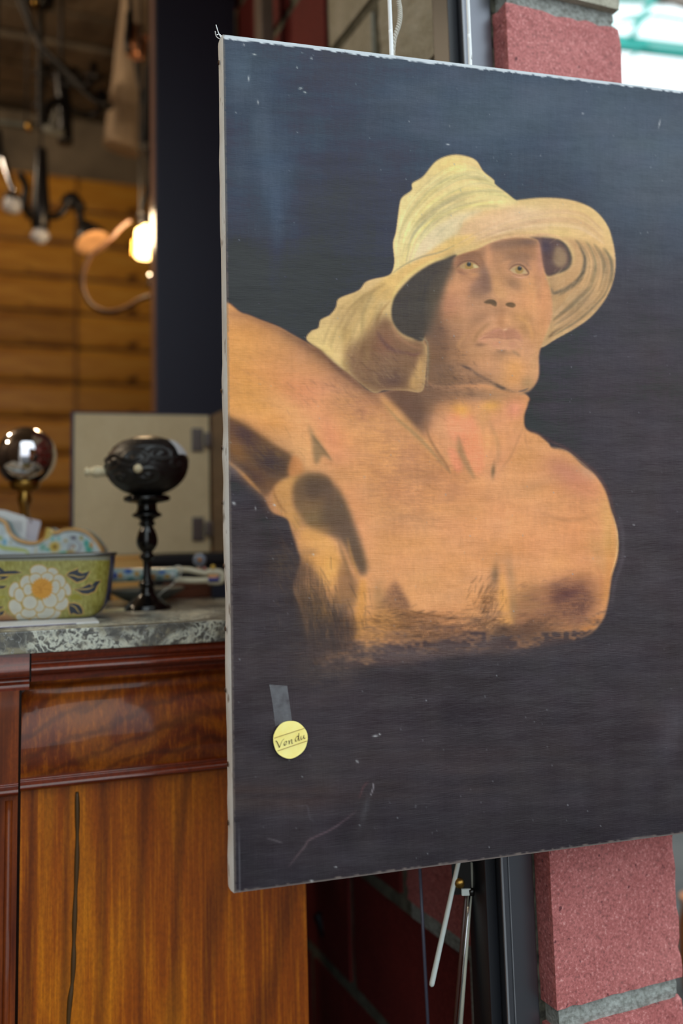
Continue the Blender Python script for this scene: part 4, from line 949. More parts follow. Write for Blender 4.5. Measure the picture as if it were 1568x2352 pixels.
for a, b, c in [((0, .01, PH_), (-.004, .008, PH_+.006), (-.007, .006, PH_+.014)), ((0, .012, PH_), (-.006, .01, PH_+.002), (-.008, .006, PH_+.006)), ((.002, .01, PH_), (-.002, .01, PH_+.005), (-.006, .008, PH_+.003))]:
    mb.tube(spline3([a, b, c], 5), .0006, 5)
mb.build('frayed_thread', m_canvas, pt)

# sold sticker on its strip of tape
def onp(px, py, off): return onplane(px, py, PA, pn)+np.array([0, -1, 0])*0+pn*off
m_tape = mat('clear_tape', col=rgb(150, 150, 155), rough=.25, spec=.5); n = N(m_tape); v = n.map(); al = n.ramp(n.noise(v, 70, 4), [(.35, (.10,)*3), (.7, (.42,)*3)]); n.t.links.new(al, n.p.inputs['Alpha'])
tc = [(618, 1572), (659, 1575), (666, 1625), (670, 1655), (632, 1668), (626, 1620)]
mb = MB(); f0 = [onp(*q, .0006) for q in tc]; f1 = [onp(*q, .0004) for q in tc]; org = f0[0]
nn = len(tc); mb.add([np.array(q)-org for q in f0+f1], [tuple(range(nn))[::-1], tuple(range(nn, 2*nn))]+[(i, (i+1) % nn, (i+1) % nn+nn, i+nn) for i in range(nn)])
o = mb.build('tape_strip', m_tape); o.location = org; tag(o, 'short strip of clear tape stuck above the yellow sticker on the painting', 'tape')
m_yel = mat('yellow_paper', rough=.6); n = N(m_yel); v = n.map(); n.base(n.ramp(n.noise(v, 60, 3), [(.3, rgb(255, 232, 128)), (.7, rgb(255, 242, 156))]))
sc_ = onp(664, 1696, .006); st = thing('sold_sticker', 'round pale yellow sticker reading Vendu on the lower left of the painting', 'sticker', tuple(sc_))
ctr = onp(664, 1696, .006); rad = np.linalg.norm(onp(703, 1696, .006)-ctr)
mb = MB(); ring = []; K_ = 48
for j, rf in enumerate((0.0001, .5, .85, 1)):
    for q in range(K_):
        a = 2*math.pi*q/K_; wob = 1+.012*math.sin(3*a+1)+.008*math.sin(7*a)
        p = pe*math.cos(a)*rad*rf*wob+np.array([0, 0, 1.])*math.sin(a)*rad*rf*wob*1.02-pn*(.0012*(rf*math.sin(a)+.2)*rf)
        ring.append(p)
mb.add(ring, [(j*K_+q, j*K_+(q+1) % K_, (j+1)*K_+(q+1) % K_, (j+1)*K_+q) for j in range(3) for q in range(K_)], True)
nb_ = len(ring); mb.add([np.array(p)-pn*.0004 for p in ring], [(j*K_+q, (j+1)*K_+q, (j+1)*K_+(q+1) % K_, j*K_+(q+1) % K_) for j in range(3) for q in range(K_)], True)
mb.add(ring[-K_:]+[np.array(p)-pn*.0004 for p in ring[-K_:]], [(q, (q+1) % K_, (q+1) % K_+K_, q+K_) for q in range(K_)])
mb.build('paper_disc', m_yel, st)
m_ink = mat('brown_ink', col=rgb(66, 34, 18), rough=.6); m_line = mat('gold_line', col=rgb(132, 84, 24), rough=.6)
def zp(zx, zy): return onp(500+zx/3.92, 1540+zy/3.92, .0070)-ctr
mb = MB(); nv_ = np.array([2.9, -3.0]); n2v = np.array([.9, .9])
for pts in [[(508, 622), (520, 630), (532, 655), (543, 682)], [(543, 682), (552, 655), (566, 622), (584, 604)], [(590, 656), (604, 640), (604, 626), (592, 630), (583, 648), (590, 662), (608, 650)],
            [(622, 622), (628, 622), (630, 652)], [(629, 642), (642, 616), (652, 612), (653, 632), (656, 646), (666, 640)],
            [(712, 584), (698, 582), (684, 606), (690, 626), (704, 612), (714, 584), (716, 552)], [(716, 552), (714, 590), (717, 618), (728, 612)],
            [(736, 580), (734, 600), (742, 610), (756, 590), (762, 570)], [(762, 570), (760, 592), (768, 602), (778, 592)]]:
    q = Paint.smooth([(a, b) for a, b in pts], False, 6)
    for off in (nv_, n2v):
        vv = []
        for p in q: vv += [zp(*(p-off)), zp(*(p+off))]
        mb.add(vv, [(2*i, 2*i+1, 2*i+3, 2*i+2) for i in range(len(q)-1)])
mb.build('lettering', m_ink, st)
for a, b in (((495, 597), (765, 510)), ((525, 712), (790, 622))):
    a = np.array(a, float); b = np.array(b, float); h = np.array([.8, 2.0]); MB().add([zp(*(a-h)), zp(*(a+h)), zp(*(b+h)), zp(*(b-h))], [(0, 1, 2, 3)]).build('rule_line', m_line, st)

# cords the painting hangs on
m_white = mat('white_cord', col=rgb(236, 238, 240), rough=.5); m_rope = mat('grey_rope', col=rgb(186, 180, 168), rough=.8)
bk = -TH-.004
def pv(px, py, off): return onplane(px, py, PA+(-pn)*off, pn)
def cord(name, label, pts, r, m, Y=None):
    o_ = pts[0]; o = MB().tube([np.array(p)-o_ for p in spline3(pts, 8)], r, 10).build(name, m); o.location = o_; return tag(o, label, 'cord')
q = pv(899, 140, .02); q0 = pv(894, 0, .02); up = np.array([0, 0, 1.])
cord('picture_line', 'thin taut white cord above the painting beside the twisted rope', [q-up*.02, q, (q+q0)/2, q0, q0+up*.9+pe*-.004], .0026, m_white)
q = pv(1080, 160, .02); q0 = pv(1079, 0, .02); q0 = q+(q0-q)*np.array([0, 0, 1.])+ (q0-q)*np.array([.2, .2, 0])
cord('picture_line', 'thin taut white cord above the painting in front of the steel post', [q-up*.02, q, (q+q0)/2, q0, q0+up*.9], .0024, m_white)
pts = [pv(900, 150, .024), pv(904, 95, .024), pv(916, 55, .024), pv(918, 25, .024), pv(914, -5, .024), pv(908, -60, .024), pv(900, -140, .024), pv(900, -600, .024)]
c = spline3(pts, 24); org = pts[0]; mb = MB()
for ph in (0, 2.09, 4.19):
    v_ = []
    for i, p in enumerate(c): a = i*.55+ph; v_.append(np.array(p)-org+pe*math.cos(a)*.0016+pn*math.sin(a)*.0016)
    mb.tube(v_, .0018, 7)
o = mb.build('twisted_rope', m_rope); o.location = org; tag(o, 'twisted grey rope curling beside the left white cord', 'rope')

# ================================================================ things under the painting
m_dstick = mat('dark_varnished_stick', col=rgb(70, 46, 40), rough=.18); m_hair = mat('bow_hair', col=rgb(196, 194, 178), rough=.5)
m_chrome = mat('chrome', col=rgb(210, 210, 214), rough=.12, metal=1); m_ebony = mat('ebony', col=rgb(16, 13, 12), rough=.2)
m_ivory = mat('white_plastic', col=rgb(214, 222, 218), rough=.45); m_gold = mat('aged_brass', col=rgb(178, 138, 70), rough=.3, metal=1)
def wt(pts, r, n=10): o_ = np.array(pts[0]); return MB().tube([np.array(p)-o_ for p in pts], r, n), o_
Yb = 1.24
p0 = at(1064, 1900, Yb); bow = thing('violin_bow', 'violin bow with cream hair and black frog hanging under the painting', 'bow', tuple(p0))
def seg(name, a, b, r, m, par, Y1=Yb, Y2=None):
    A_ = at(*a, Y1)-np.array(par.location); B_ = at(*b, Y2 or Y1)-np.array(par.location); return MB().tube([A_, A_+(B_-A_)*.5, B_], r, 10).build(name, m, par)
seg('stick', (1076, 1980), (1038, 2420), .0022, m_dstick, bow); seg('hair_ribbon', (1084, 1980), (1052, 2420), .0030, m_hair, bow, 1.242)
seg('chrome_edge', (1079, 2052), (1045, 2420), .0012, m_chrome, bow, 1.238)
q = at(1062, 2016, Yb-.004)-p0; q2 = at(1066, 1985, Yb)-p0
MB().prism([(-.014, -.006), (.010, -.006), (.012, .006), (-.012, .006)], q[2]-.018, q[2]+.03).build('frog', m_ebony, bow).location = (q[0], q[1], 0)
MB().lathe([(.0001, -.002), (.006, -.001), (.0065, .001), (.0001, .003)], (0, 0, 0), 16, 'y').build('eye_screw', m_gold, bow).location = tuple(at(1055, 2029, Yb-.012)-p0)
MB().box(-.006, .006, -.003, .003, -.004, .004, .001).build('pearl_slide', m_ivory, bow).location = tuple(at(1070, 2048, Yb-.010)-p0)
MB().lathe([(.0001, -.005), (.004, -.004), (.0045, .003), (.0001, .005)], (0, 0, 0), 14).build('end_button', m_ebony, bow).location = tuple(at(1082, 2048, Yb-.010)-p0)
a_, b_ = at(1057, 1960, 1.23), at(990, 2266, 1.23)
L_ = b_-a_; mb, o_ = wt([a_, a_+L_*.5, a_+L_*.97, a_+L_*.99, b_], [.0028, .0031, .0034, .0030, .0012]); o = mb.build('white_rod', m_ivory); o.location = o_; tag(o, 'slim white rod slanting down left of the violin bow under the painting', 'rod')
m_red = mat('red_reflection_tint', col=rgb(176, 30, 44), rough=.25); m_org = mat('amber_band', col=rgb(190, 130, 84), rough=.3)  # red reflection on the dark glossy stick, put in as its colour
p0 = at(1122, 1960, 1.26); rb = thing('glossy_rod', 'thin dark glossy rod with a red reflection in its colour beside the dark steel post under the painting', 'rod', tuple(p0))
seg('red_reflection', (1122, 1960), (1108, 2206), .0024, m_red, rb, 1.26); seg('amber_section', (1108, 2206), (1102, 2264), .0024, m_org, rb, 1.26); seg('dark_section', (1102, 2264), (1091, 2420), .0023, m_dstick, rb, 1.26)
a_, b_ = at(962, 1960, 1.3), at(986, 2420, 1.3)
mb, o_ = wt([a_, (a_+b_)/2, b_], .0022); o = mb.build('grey_cable', mat('grey_cable', col=rgb(84, 86, 104), rough=.35)); o.location = o_; tag(o, 'thin grey cable hanging straight down against the dark red wall', 'cable')
mb = MB(); pts = [at(728, 2100, 1.9), at(760, 2170, 1.9), at(810, 2230, 1.88), at(850, 2290, 1.86), at(890, 2352, 1.84), at(930, 2430, 1.82)]; o_ = pts[0]
o = mb.tube([np.array(p)-o_ for p in spline3(pts)], .009, 10).build('black_hose', m_black); o.location = o_; tag(o, 'thick black hose sloping down against the dark red wall, lower centre', 'hose')
# ================================================================ CABINET
KY = math.radians(19); ke1 = np.array([math.cos(KY), math.sin(KY), 0]); kn = np.array([math.sin(KY), -math.cos(KY), 0])
K0 = at(718, 2150, 1.345); K0 = np.array([K0[0], K0[1], 0])
def kz(px, py, off=0): return onplane(px, py, K0+kn*off, kn)[2]
def ks(px, py): return (onplane(px, py, K0, kn)-K0)@ke1
zt = kz(250, 1439); zb_ = kz(250, 1490); KD = .56; SL = ks(45, 1740); SL2 = ks(70, 1530); LEFT = -.95
def cabwood(name, stops, scale, dist=1.2, coat=.35, ro=.5):
    m = mat(name, rough=ro, spec=.25); n = N(m); v = n.map(scale); a = n.noise(v, 3.2, 5, .55, dist); f = n.noise(n.map((scale[0]*14, 1, scale[2]*3)), 5, 4, .65); w_ = n.noise(n.map((70, 1, 34)), 4, 3, .6)
    c = n.mix(.42, n.ramp(a, stops), n.ramp(f, [(.32, tuple(x*.5 for x in stops[0][1][:3])), (.5, stops[-1][1]), (.66, stops[-2][1])]))
    wvt = n.new('ShaderNodeTexWave', wave_type='RINGS', rings_direction='SPHERICAL', Scale=2.2 if scale[2] > 1 else 1.1, Distortion=7., Detail=3.); wvt.inputs['Detail Scale'].default_value = 1.2; n.t.links.new(n.map((scale[0]*2.2, 1, scale[2]*2.2)), wvt.inputs['Vector']); c = n.mix(n.ramp(wvt.outputs['Fac'], [(.0, (.42,)*3), (.3, (0,)*3)]), c, rgb(52, 18, 4)); c = n.mix(n.ramp(w_, [(.35, (.28,)*3), (.6, (0,)*3)]), c, rgb(70, 26, 6)); n.base(c)
    n.bump(f, .05, .0006); n.p.inputs['Coat Weight'].default_value = coat; n.p.inputs['Coat Roughness'].default_value = .07; n.p.inputs['Coat IOR'].default_value = 1.45; return m
m_cab = cabwood('walnut_panel', [(.28, rgb(116, 46, 2)), (.46, rgb(184, 92, 4)), (.60, rgb(226, 134, 12)), (.78, rgb(150, 66, 4))], (2.6, 1, .35))
n = N(m_cab)
sep = n.new('ShaderNodeSeparateXYZ'); n.t.links.new(n.tc.outputs['Object'], sep.inputs[0])
old = m_cab.node_tree.nodes['Principled BSDF'].inputs['Base Color'].links[0].from_socket
darkr = n.ramp(sep.outputs['X'], [(.5, (1, 1, 1, 1)), (.5001, (1, 1, 1, 1))])
m_frieze = cabwood('flame_mahogany', [(.28, rgb(70, 22, 4)), (.45, rgb(134, 56, 6)), (.60, rgb(184, 100, 10)), (.78, rgb(96, 36, 6))], (2.2, 1, 2.2), 2.2, .45, .46)
m_mould = cabwood('mahogany_moulding', [(.3, rgb(84, 26, 12)), (.7, rgb(140, 56, 26))], (1, 1, 6), .6, 1., .3)
m_stile = cabwood('walnut_stile', [(.3, rgb(92, 34, 10)), (.55, rgb(150, 70, 14)), (.75, rgb(110, 44, 14))], (5, 1, .5))
m_carc = wood('carcass_wood', [(.3, rgb(60, 30, 14)), (.7, rgb(100, 54, 24))])
cab = thing('mahogany_cabinet', 'tall polished mahogany cabinet with moulded top edge, left of the painting', 'cabinet', tuple(K0), KY)
def extr(prof, x0, x1, name, m, nseg=1, xw=None):                  # prof: (inset y, z) front outline top->bottom; closed at the back
    mb = MB(); xs = np.linspace(x0, x1, nseg+1); v_ = [(x, p[0]+(xw(x, p[1]) if xw else 0), p[1]) for x in xs for p in prof]; k_ = len(prof)
    f_ = [(i*k_+j, i*k_+j+1, (i+1)*k_+j+1, (i+1)*k_+j) for i in range(nseg) for j in range(k_-1)]; mb.add(v_, f_, True)
    yb = max(p[0] for p in prof)+.02; A_ = [(x0, p[0], p[1]) for p in prof]+[(x0, yb, prof[-1][1]), (x0, yb, prof[0][1])]; B_ = [(x1, p[0], p[1]) for p in prof]+[(x1, yb, prof[-1][1]), (x1, yb, prof[0][1])]
    q_ = len(A_); mb.add(A_+B_, [tuple(range(q_)), tuple(range(q_, 2*q_))[::-1], (q_-1, 0, q_, 2*q_-1), (k_-1, k_, q_+k_, q_+k_-1), (k_, q_-1, 2*q_-1, q_+k_)])
    return mb.build(name, m, cab)
z = lambda py: kz(250, py)
z0 = zb_; corn = spline([(.004, z0), (.005, z(1500)), (.007, z(1508)), (.010, z(1512)), (.010, z(1516)), (.004, z(1521)), (.001, z(1527)), (.002, z(1534)), (.008, z(1539)), (.010, z(1541)), (.012, z(1543)), (.013, z(1556))], 5)
extr(corn, SL2+.0012, -.002, 'cornice_moulding', m_mould)
fr = spline([(.014, z(1556)), (.016, z(1562)), (.030, z(1574)), (.030, z(1590)), (.021, z(1610)), (.011, z(1636)), (.005, z(1666)), (.003, z(1700)), (.003, z(1740)), (.006, z(1769))], 6)
extr(fr, SL+.0015, -.004, 'frieze_drawer', m_frieze, 8, lambda x, zz: .012*math.exp(-(x-SL)/.006)*max(0, min(1, (zz-z(1700))/.05)))
bead = spline([(.006, z(1769)), (.002, z(1770)), (.001, z(1772)), (.001, z(1776)), (-.004, z(1779)), (-.007, z(1785)), (-.006, z(1791)), (-.001, z(1796)), (.006, z(1798))], 5)
extr(bead, SL+.0012, -.002, 'bead_moulding', m_mould)
extr([(.008, z(1798)), (.008, .09)], SL+.002, -.006, 'front_panel', m_cab)
st1 = spline([(.006, z0), (.005, z(1512)), (.001, z(1524)), (.002, z(1540)), (.009, z(1546)), (.010, z(1553)), (.006, z(1562)), (.006, z(1572))], 5)
extr(st1, LEFT, SL2-.0012, 'cornice_moulding', m_mould)
extr([(.004, z(1572)), (.0035, z(1600)), (.002, z(1640)), (.002, z(1777))], LEFT, SL-.0015, 'corner_stile', m_stile)
b2 = [(p[0]-.003, p[1]-.0035) for p in bead]; extr(b2, LEFT, SL-.0012, 'bead_moulding', m_mould)
extr([(.004, z(1806)), (.004, .09)], SL-.10, SL-.0015, 'corner_stile', m_stile)
for k_ in range(3):                                              # reeding on the corner stile
    x_ = SL-.012-.015*k_; MB().tube([(x_, .005, z(1806)-.005), (x_, .005, .6), (x_, .005, .10)], .0048, 10).build('reed', m_stile, cab)
extr([(.008, z(1806)), (.008, .09)], LEFT, SL-.102, 'front_panel', m_cab)
MB().box(LEFT+.004, -.008, .040, KD-.01, .09, z0-.0005).build('carcass', m_carc, cab)
MB().box(LEFT, -.002, -.004, KD-.01, 0, .0895, .004).build('plinth', m_mould, cab)
# dark repair line in the panel
mb = MB(); m_gap = mat('dark_filler', col=rgb(78, 50, 12), rough=.5); pts = [(ks(178, 1822), .0098, kz(178, 1822)), (ks(178, 1960), .0098, kz(178, 1960)), (ks(172, 2120), .0098, kz(172, 2120)), (ks(168, 2250), .0098, kz(168, 2250)), (ks(156, 2400), .0098, kz(156, 2400)), (ks(150, 2500), .0098, .3)]
mb.tube(spline3(pts), [.0030+.0012*abs(math.sin(i*.5)) for i in range(41)], 6).build('filled_crack', m_gap, cab)
# marble
m_marb = mat('veined_marble', rough=.3, spec=.5); n = N(m_marb); v = n.map(); ns = n.noise(v, 34, 5, .6, 1.6); n1 = n.noise(n.map((1, 1, 1)), 9, 3, .6, 1.0)
vor = n.new('ShaderNodeTexVoronoi', feature='DISTANCE_TO_EDGE', Scale=52.); wv = n.new('ShaderNodeMix', data_type='VECTOR'); wv.inputs[0].default_value = .10; n.t.links.new(v, wv.inputs[4]); nc = n.new('ShaderNodeTexNoise', Scale=30., Detail=4.); n.t.links.new(v, nc.inputs['Vector']); n.t.links.new(nc.outputs['Color'], wv.inputs[5]); n.t.links.new(wv.outputs[1], vor.inputs['Vector'])
dark = n.ramp(ns, [(.3, rgb(70, 69, 66)), (.5, rgb(104, 101, 94)), (.66, rgb(150, 142, 118))])
vein = n.ramp(vor.outputs['Distance'], [(.04, (1, 1, 1, 1)), (.18, (0, 0, 0, 1))]); msk = n.ramp(n1, [(.44, (0, 0, 0, 1)), (.54, (1, 1, 1, 1))]); vm = n.mix(1., vein, msk, 'MULTIPLY')
c = n.mix(vm, dark, rgb(220, 222, 206)); bl = n.ramp(ns, [(.52, (0, 0, 0, 1)), (.60, (1, 1, 1, 1))]); c = n.mix(n.mix(1., bl, msk, 'MULTIPLY'), c, rgb(222, 220, 200))
l2 = n.ramp(n.noise(v, 13, 3, .5, 2.5), [(.492, (0, 0, 0, 1)), (.5, (1, 1, 1, 1)), (.508, (0, 0, 0, 1))]); c = n.mix(l2, c, rgb(170, 172, 168)); n.base(c)
sl = MB().box(LEFT-.02, .012, 0, KD, zb_, zt, .002).build('marble_slab', m_marb); sl.location = K0; sl.rotation_euler[2] = KY; tag(sl, 'grey veined marble slab on top of the mahogany cabinet', 'marble top')

# ---------------------------------------------------------------- on the marble
def onz(px, py, z_): d = ray(px, py); return CC+d*((z_-CZ)/d[2])
def pxm(Y): return Y/F*1.0                                          # metres per fine unit at a distance
# leaflet under the bowl
m_paper = mat('white_paper', col=rgb(232, 234, 236), rough=.5); m_print = mat('purple_print', col=rgb(92, 70, 110), rough=.5)
lo = onz(120, 1436, zt); lf = thing('leaflet', 'thin white leaflet lying under the green flowered bowl', 'leaflet', (lo[0], lo[1], zt), KY)
r_ = ((onz(228, 1432, zt)-lo)@ke1); MB().box(-.22, r_, -.005, .10, .0002, .0022).build('page', m_paper, lf); MB().box(-.22, r_-.03, -.0056, -.005, .0002, .0012).build('printed_edge', m_print, lf)
# cloisonne bowl
bo = onz(88, 1428, zt); Yb_ = bo[1]; u_ = Yb_/F; ay = .062
BY = math.radians(10); be = np.array([math.cos(BY), math.sin(BY), 0]); bn = np.array([math.sin(BY), -math.cos(BY), 0]); bc = bo-bn*(ay*.72); bowl = thing('flower_bowl', 'olive green bowl with a white chrysanthemum, front left on the marble', 'bowl', (bc[0], bc[1], zt+.0024), BY)
PB = Paint(-60, 1275, 275, 1445, 3); A = PB.a
nA = PB.noise(14, 30, 1); nB = PB.noise(5, 16, 2); nC = PB.noise(40, 40, 3)
A[:] = np.array([158, 150, 70.])+((nA-.5)*34+(nB-.5)*36)[..., None]+np.clip((nC-.6), 0, 1)[..., None]*np.array([60, 60, 70.])
PB.poly([(-70, 1400), (0, 1405), (34, 1418), (40, 1445), (-70, 1445)], (176, 112, 84), 6, .8)
PB.blob(95, 1360, 92, 78, (176, 176, 136), .55); PB.poly([(-70, 1276), (275, 1276), (275, 1287), (-70, 1289)], (150, 152, 140), 1, .9, smooth=False)
Gd = (198, 158, 78); Wt = (212, 210, 196)
def petal(cx, cy, rx, ry, ang=0, col=Wt):
    t = np.linspace(0, 2*np.pi, 14)[:-1]; c, s_ = math.cos(math.radians(ang)), math.sin(math.radians(ang))
    f = lambda k: [(cx+(rx+k)*math.cos(a)*c-(ry+k)*math.sin(a)*s_, cy+(rx+k)*math.cos(a)*s_+(ry+k)*math.sin(a)*c) for a in t]
    PB.poly(f(1.6), Gd, .5); PB.poly(f(-.6), col, .7); PB.blob(cx, cy, rx*.7, ry*.7, (196, 194, 182), .5)
Z = lambda x, y: (x/5.6, 1160+y/5.6)
for zx, zy, rx, ry, an in [(500, 850, 110, 80, 0), (680, 860, 70, 50, 20), (330, 990, 66, 90, 30), (180, 1090, 60, 100, 20), (860, 1080, 50, 90, -20), (760, 980, 80, 90, -30), (200, 1320, 80, 110, -30), (290, 1450, 90, 60, 20), (500, 1470, 110, 50, 0), (690, 1410, 100, 60, -30), (790, 1270, 100, 80, -40),
                           (460, 950, 80, 70, 0), (610, 930, 80, 60, 0), (250, 1160, 64, 90, -10), (780, 1160, 56, 90, 20), (370, 1390, 100, 66, 0), (590, 1390, 120, 70, -20), (360, 1090, 60, 74, 0), (710, 1060, 60, 90, 10), (505, 1300, 70, 80, 0), (385, 1255, 96, 90, 0), (645, 1225, 96, 96, 0)]:
    petal(*Z(zx, zy), rx/5.6, ry/5.6, an)
R = np.random.RandomState(2); t = np.linspace(0, 2*np.pi, 45)[:-1]
PB.poly([Z(540+(150 if i % 2 else 118)*math.cos(a)*(1+.1*R.rand()), 1075+(150 if i % 2 else 118)*math.sin(a)) for i, a in enumerate(t)], (222, 158, 62), .6, smooth=False)
for i in range(26): a = R.rand()*6.3; r1 = R.rand()*80; PB.stroke([Z(540+r1*math.cos(a), 1075+r1*math.sin(a)), Z(540+(r1+45)*math.cos(a+.3), 1075+(r1+45)*math.sin(a+.3))], 1.2, (190, 124, 40), .4, .7)
Nv = (56, 62, 74)
def leaf(pts, vein):
    c = np.mean([Z(*p) for p in pts], 0); P_ = [Z(*p) for p in pts]
    PB.poly([tuple(np.array(p)+(np.array(p)-c)/np.linalg.norm(np.array(p)-c)*2.6) for p in P_], (222, 178, 96), .5, smooth=False); PB.poly(P_, Nv, .4, smooth=False); PB.stroke([Z(*p) for p in vein], 2.4, (224, 188, 104), .4)
leaf([(850, 905), (900, 860), (990, 830), (1005, 815), (1010, 860), (1060, 880), (1160, 850), (1130, 900), (1100, 950), (1050, 975), (990, 995), (930, 955)], [(850, 905), (940, 905), (1020, 930), (1100, 915)])
leaf([(950, 1085), (1060, 1060), (1160, 1010), (1175, 1040), (1230, 980), (1300, 975), (1250, 1040), (1220, 1110), (1130, 1145), (1060, 1140), (1000, 1105)], [(930, 1075), (1050, 1085), (1150, 1075), (1215, 1040)])
leaf([(885, 1270), (960, 1265), (1020, 1285), (1060, 1340), (1065, 1400), (1000, 1410), (940, 1390), (910, 1410), (890, 1350)], [(885, 1285), (960, 1310), (1000, 1360), (1030, 1395)])
leaf([(-60, 800), (0, 800), (60, 850), (200, 845), (290, 870), (200, 885), (80, 890), (-60, 900)], [(-60, 850), (0, 860)]); leaf([(-60, 920), (60, 915), (120, 920), (60, 955), (-60, 975)], [(-50, 945), (20, 940)])
leaf([(-60, 1040), (90, 1040), (50, 1070), (-60, 1085)], [(-50, 1060), (0, 1060)]); leaf([(-60, 1300), (50, 1310), (20, 1330), (-60, 1350)], [(-50, 1330), (0, 1325)]); leaf([(-60, 1390), (65, 1360), (40, 1410), (-60, 1450)], [(-50, 1420), (0, 1395)])
PB.poly([Z(905, 1180), Z(960, 1145), Z(1040, 1180), Z(1060, 1215), Z(980, 1220), Z(910, 1215)], (158, 150, 50), 1, .8); PB.poly([Z(-60, 1180), Z(60, 1175), Z(65, 1195), Z(-60, 1200)], (170, 160, 60), 1, .8)
hb = (1428-1285)*u_; hr = (onplane(250, 1290, bc+bn*ay, bn)-bc)@be+.004; hs = np.linspace(0, 1, 26); na = 220
ang = np.linspace(0, 2*np.pi, na+1)
def sup(a, n_): c, s_ = np.cos(a), np.sin(a); r = (np.abs(c)**n_+np.abs(s_)**n_)**(-1/n_); return r*c, r*s_
scl = np.interp(hs, [0, .03, .08, .2, .4, .6, .8, 1], [.66, .76, .83, .90, .945, .965, .985, 1.0])
X, Y_ = sup(ang, 5.5); G = np.zeros((26, na+1, 3)); G[..., 0] = X*hr*scl[:, None]; G[..., 1] = Y_*ay*scl[:, None]; G[..., 2] = hs[:, None]*hb
c_, s_ = math.cos(BY), math.sin(BY); Wd = np.stack([bowl.location[0]+G[..., 0]*c_-G[..., 1]*s_, bowl.location[1]+G[..., 0]*s_+G[..., 1]*c_, bowl.location[2]+G[..., 2]], -1)
d = Wd-CC; zc = d@cf; bx = CX+F*(d@cr)/zc; by = CY-F*(d@cu)/zc
C_ = PB.sample(bx, by); front = (Y_[None] < -.35) & (bx > -55); C_ = np.where(front[..., None], C_, np.array([158, 150, 70.])/255.); C_[:, X > .96] = np.array([62, 72, 130.])/255.
# finer front so that the flower shows its outlines
m_clo, n = attr_mat('cloisonne_enamel', rough=.3)
n.bump(n.noise(n.map(), 300, 3), .15, .0006)
fa = np.concatenate([np.linspace(-np.pi, -np.pi*.93, 20)[:-1], np.linspace(-np.pi*.93, -np.pi*.07, 420)[:-1], np.linspace(-np.pi*.07, np.pi, 90)])
xs_lin = np.linspace(-1, 1, 420)                                     # even spacing along the front face
X0, Y0_ = sup(fa, 5.5); h2 = np.linspace(0, 1, 150); sc2 = np.interp(h2, [0, .03, .08, .2, .4, .6, .8, 1], [.66, .76, .83, .90, .945, .965, .985, 1.0])
dd = np.concatenate([[0], np.cumsum(np.hypot(np.diff(X0*hr), np.diff(Y0_*ay)))]); fa = np.interp(np.linspace(0, dd[-1], 760), dd, fa); X0, Y0_ = sup(fa, 5.5)
G = np.zeros((150, 760, 3)); G[..., 0] = X0*hr*sc2[:, None]; G[..., 1] = Y0_*ay*sc2[:, None]; G[..., 2] = h2[:, None]*hb
Wd = np.stack([bowl.location[0]+G[..., 0]*c_-G[..., 1]*s_, bowl.location[1]+G[..., 0]*s_+G[..., 1]*c_, bowl.location[2]+G[..., 2]], -1)
d = Wd-CC; zc = d@cf; bx = CX+F*(d@cr)/zc; by = CY-F*(d@cu)/zc
C_ = PB.sample(bx, by); front = (Y0_[None] < -.3) & (bx > -55); C_ = np.where(front[..., None], C_, np.array([158, 150, 70.])/255.); C_[:, X0 > .975] = np.array([62, 72, 130.])/255.
grid_mesh('body', G, np.clip(s2l(C_)*.95, 0, 1), m_clo, bowl, flip=True)
rp_ = [sup(np.array([a]), 5.5) for a in np.linspace(-np.pi, np.pi, 120)]; rim = [(float(x[0])*hr, float(y[0])*ay, hb) for x, y in rp_]
m_pew = mat('dark_pewter', col=rgb(120, 122, 120), rough=.35, metal=.8); MB().tube(rim, .0026, 8).build('rim', m_pew, bowl)
k_ = [(p[0]*.98, p[1]*.97) for p in rim[:-1]]; MB().prism(k_, hb-.012, hb-.010).build('lid_plate', mat('bowl_inside', col=rgb(90, 96, 100), rough=.6), bowl)
MB().prism([(p[0]*.66, p[1]*.66) for p in rim[:-1]], 0, .002).build('base', m_pew, bowl)

c_, s_ = math.cos(KY), math.sin(KY)
# faience violin standing on its side behind the bowl
vo = at(165, 1395, 1.62); vo[2] = zt; vb = vo-kn*0; vio = thing('faience_violin', 'painted white faience violin lying on its side behind the green bowl', 'violin', (vb[0], vb[1], zt), 0)
vp = np.array([vb[0], vb[1], 0]); vk1, vkn = np.array([1., 0, 0]), np.array([0, -1., 0]); vc_, vs_ = 1., 0.
def vx(px, py): p = onplane(px, py, vp, vkn); return ((p-vp)@vk1, p[2]-zt)
topc = [(-290, 1330), (-280, 1250), (-230, 1195), (-150, 1165), (-70, 1168), (-20, 1182), (8, 1194), (17, 1205), (24, 1222), (40, 1236), (66, 1244), (88, 1242), (100, 1234), (104, 1222), (106, 1213), (114, 1213), (124, 1220), (136, 1219), (146, 1214), (170, 1212), (195, 1218), (214, 1232), (230, 1252), (241, 1276), (246, 1300), (247, 1305)]
tx = Paint.smooth([vx(*p) for p in topc], False, 8); xs = np.unique(np.concatenate([np.linspace(tx[0, 0], tx[-1, 0], 460)])); tz = np.interp(xs, np.maximum.accumulate(tx[:, 0]+np.arange(len(tx))*1e-7), tx[:, 1])
cz = vx(247, 1306)[1]; botz = np.maximum(2*cz-tz, .0008)
PV = Paint(-300, 1150, 275, 1460, 2); A = PV.a; nA = PV.noise(18, 18, 4); A[:] = np.array([206, 220, 226.])+((nA-.5)*22)[..., None]
edge = [(p[0], p[1]+5) for p in topc]; PV.stroke([(p[0], p[1]+8.5) for p in topc], 3, (52, 74, 92), .7, .95, taper=False); PV.stroke([(p[0], p[1]+1) for p in topc], 11, (214, 164, 96), 1, 1, taper=False)
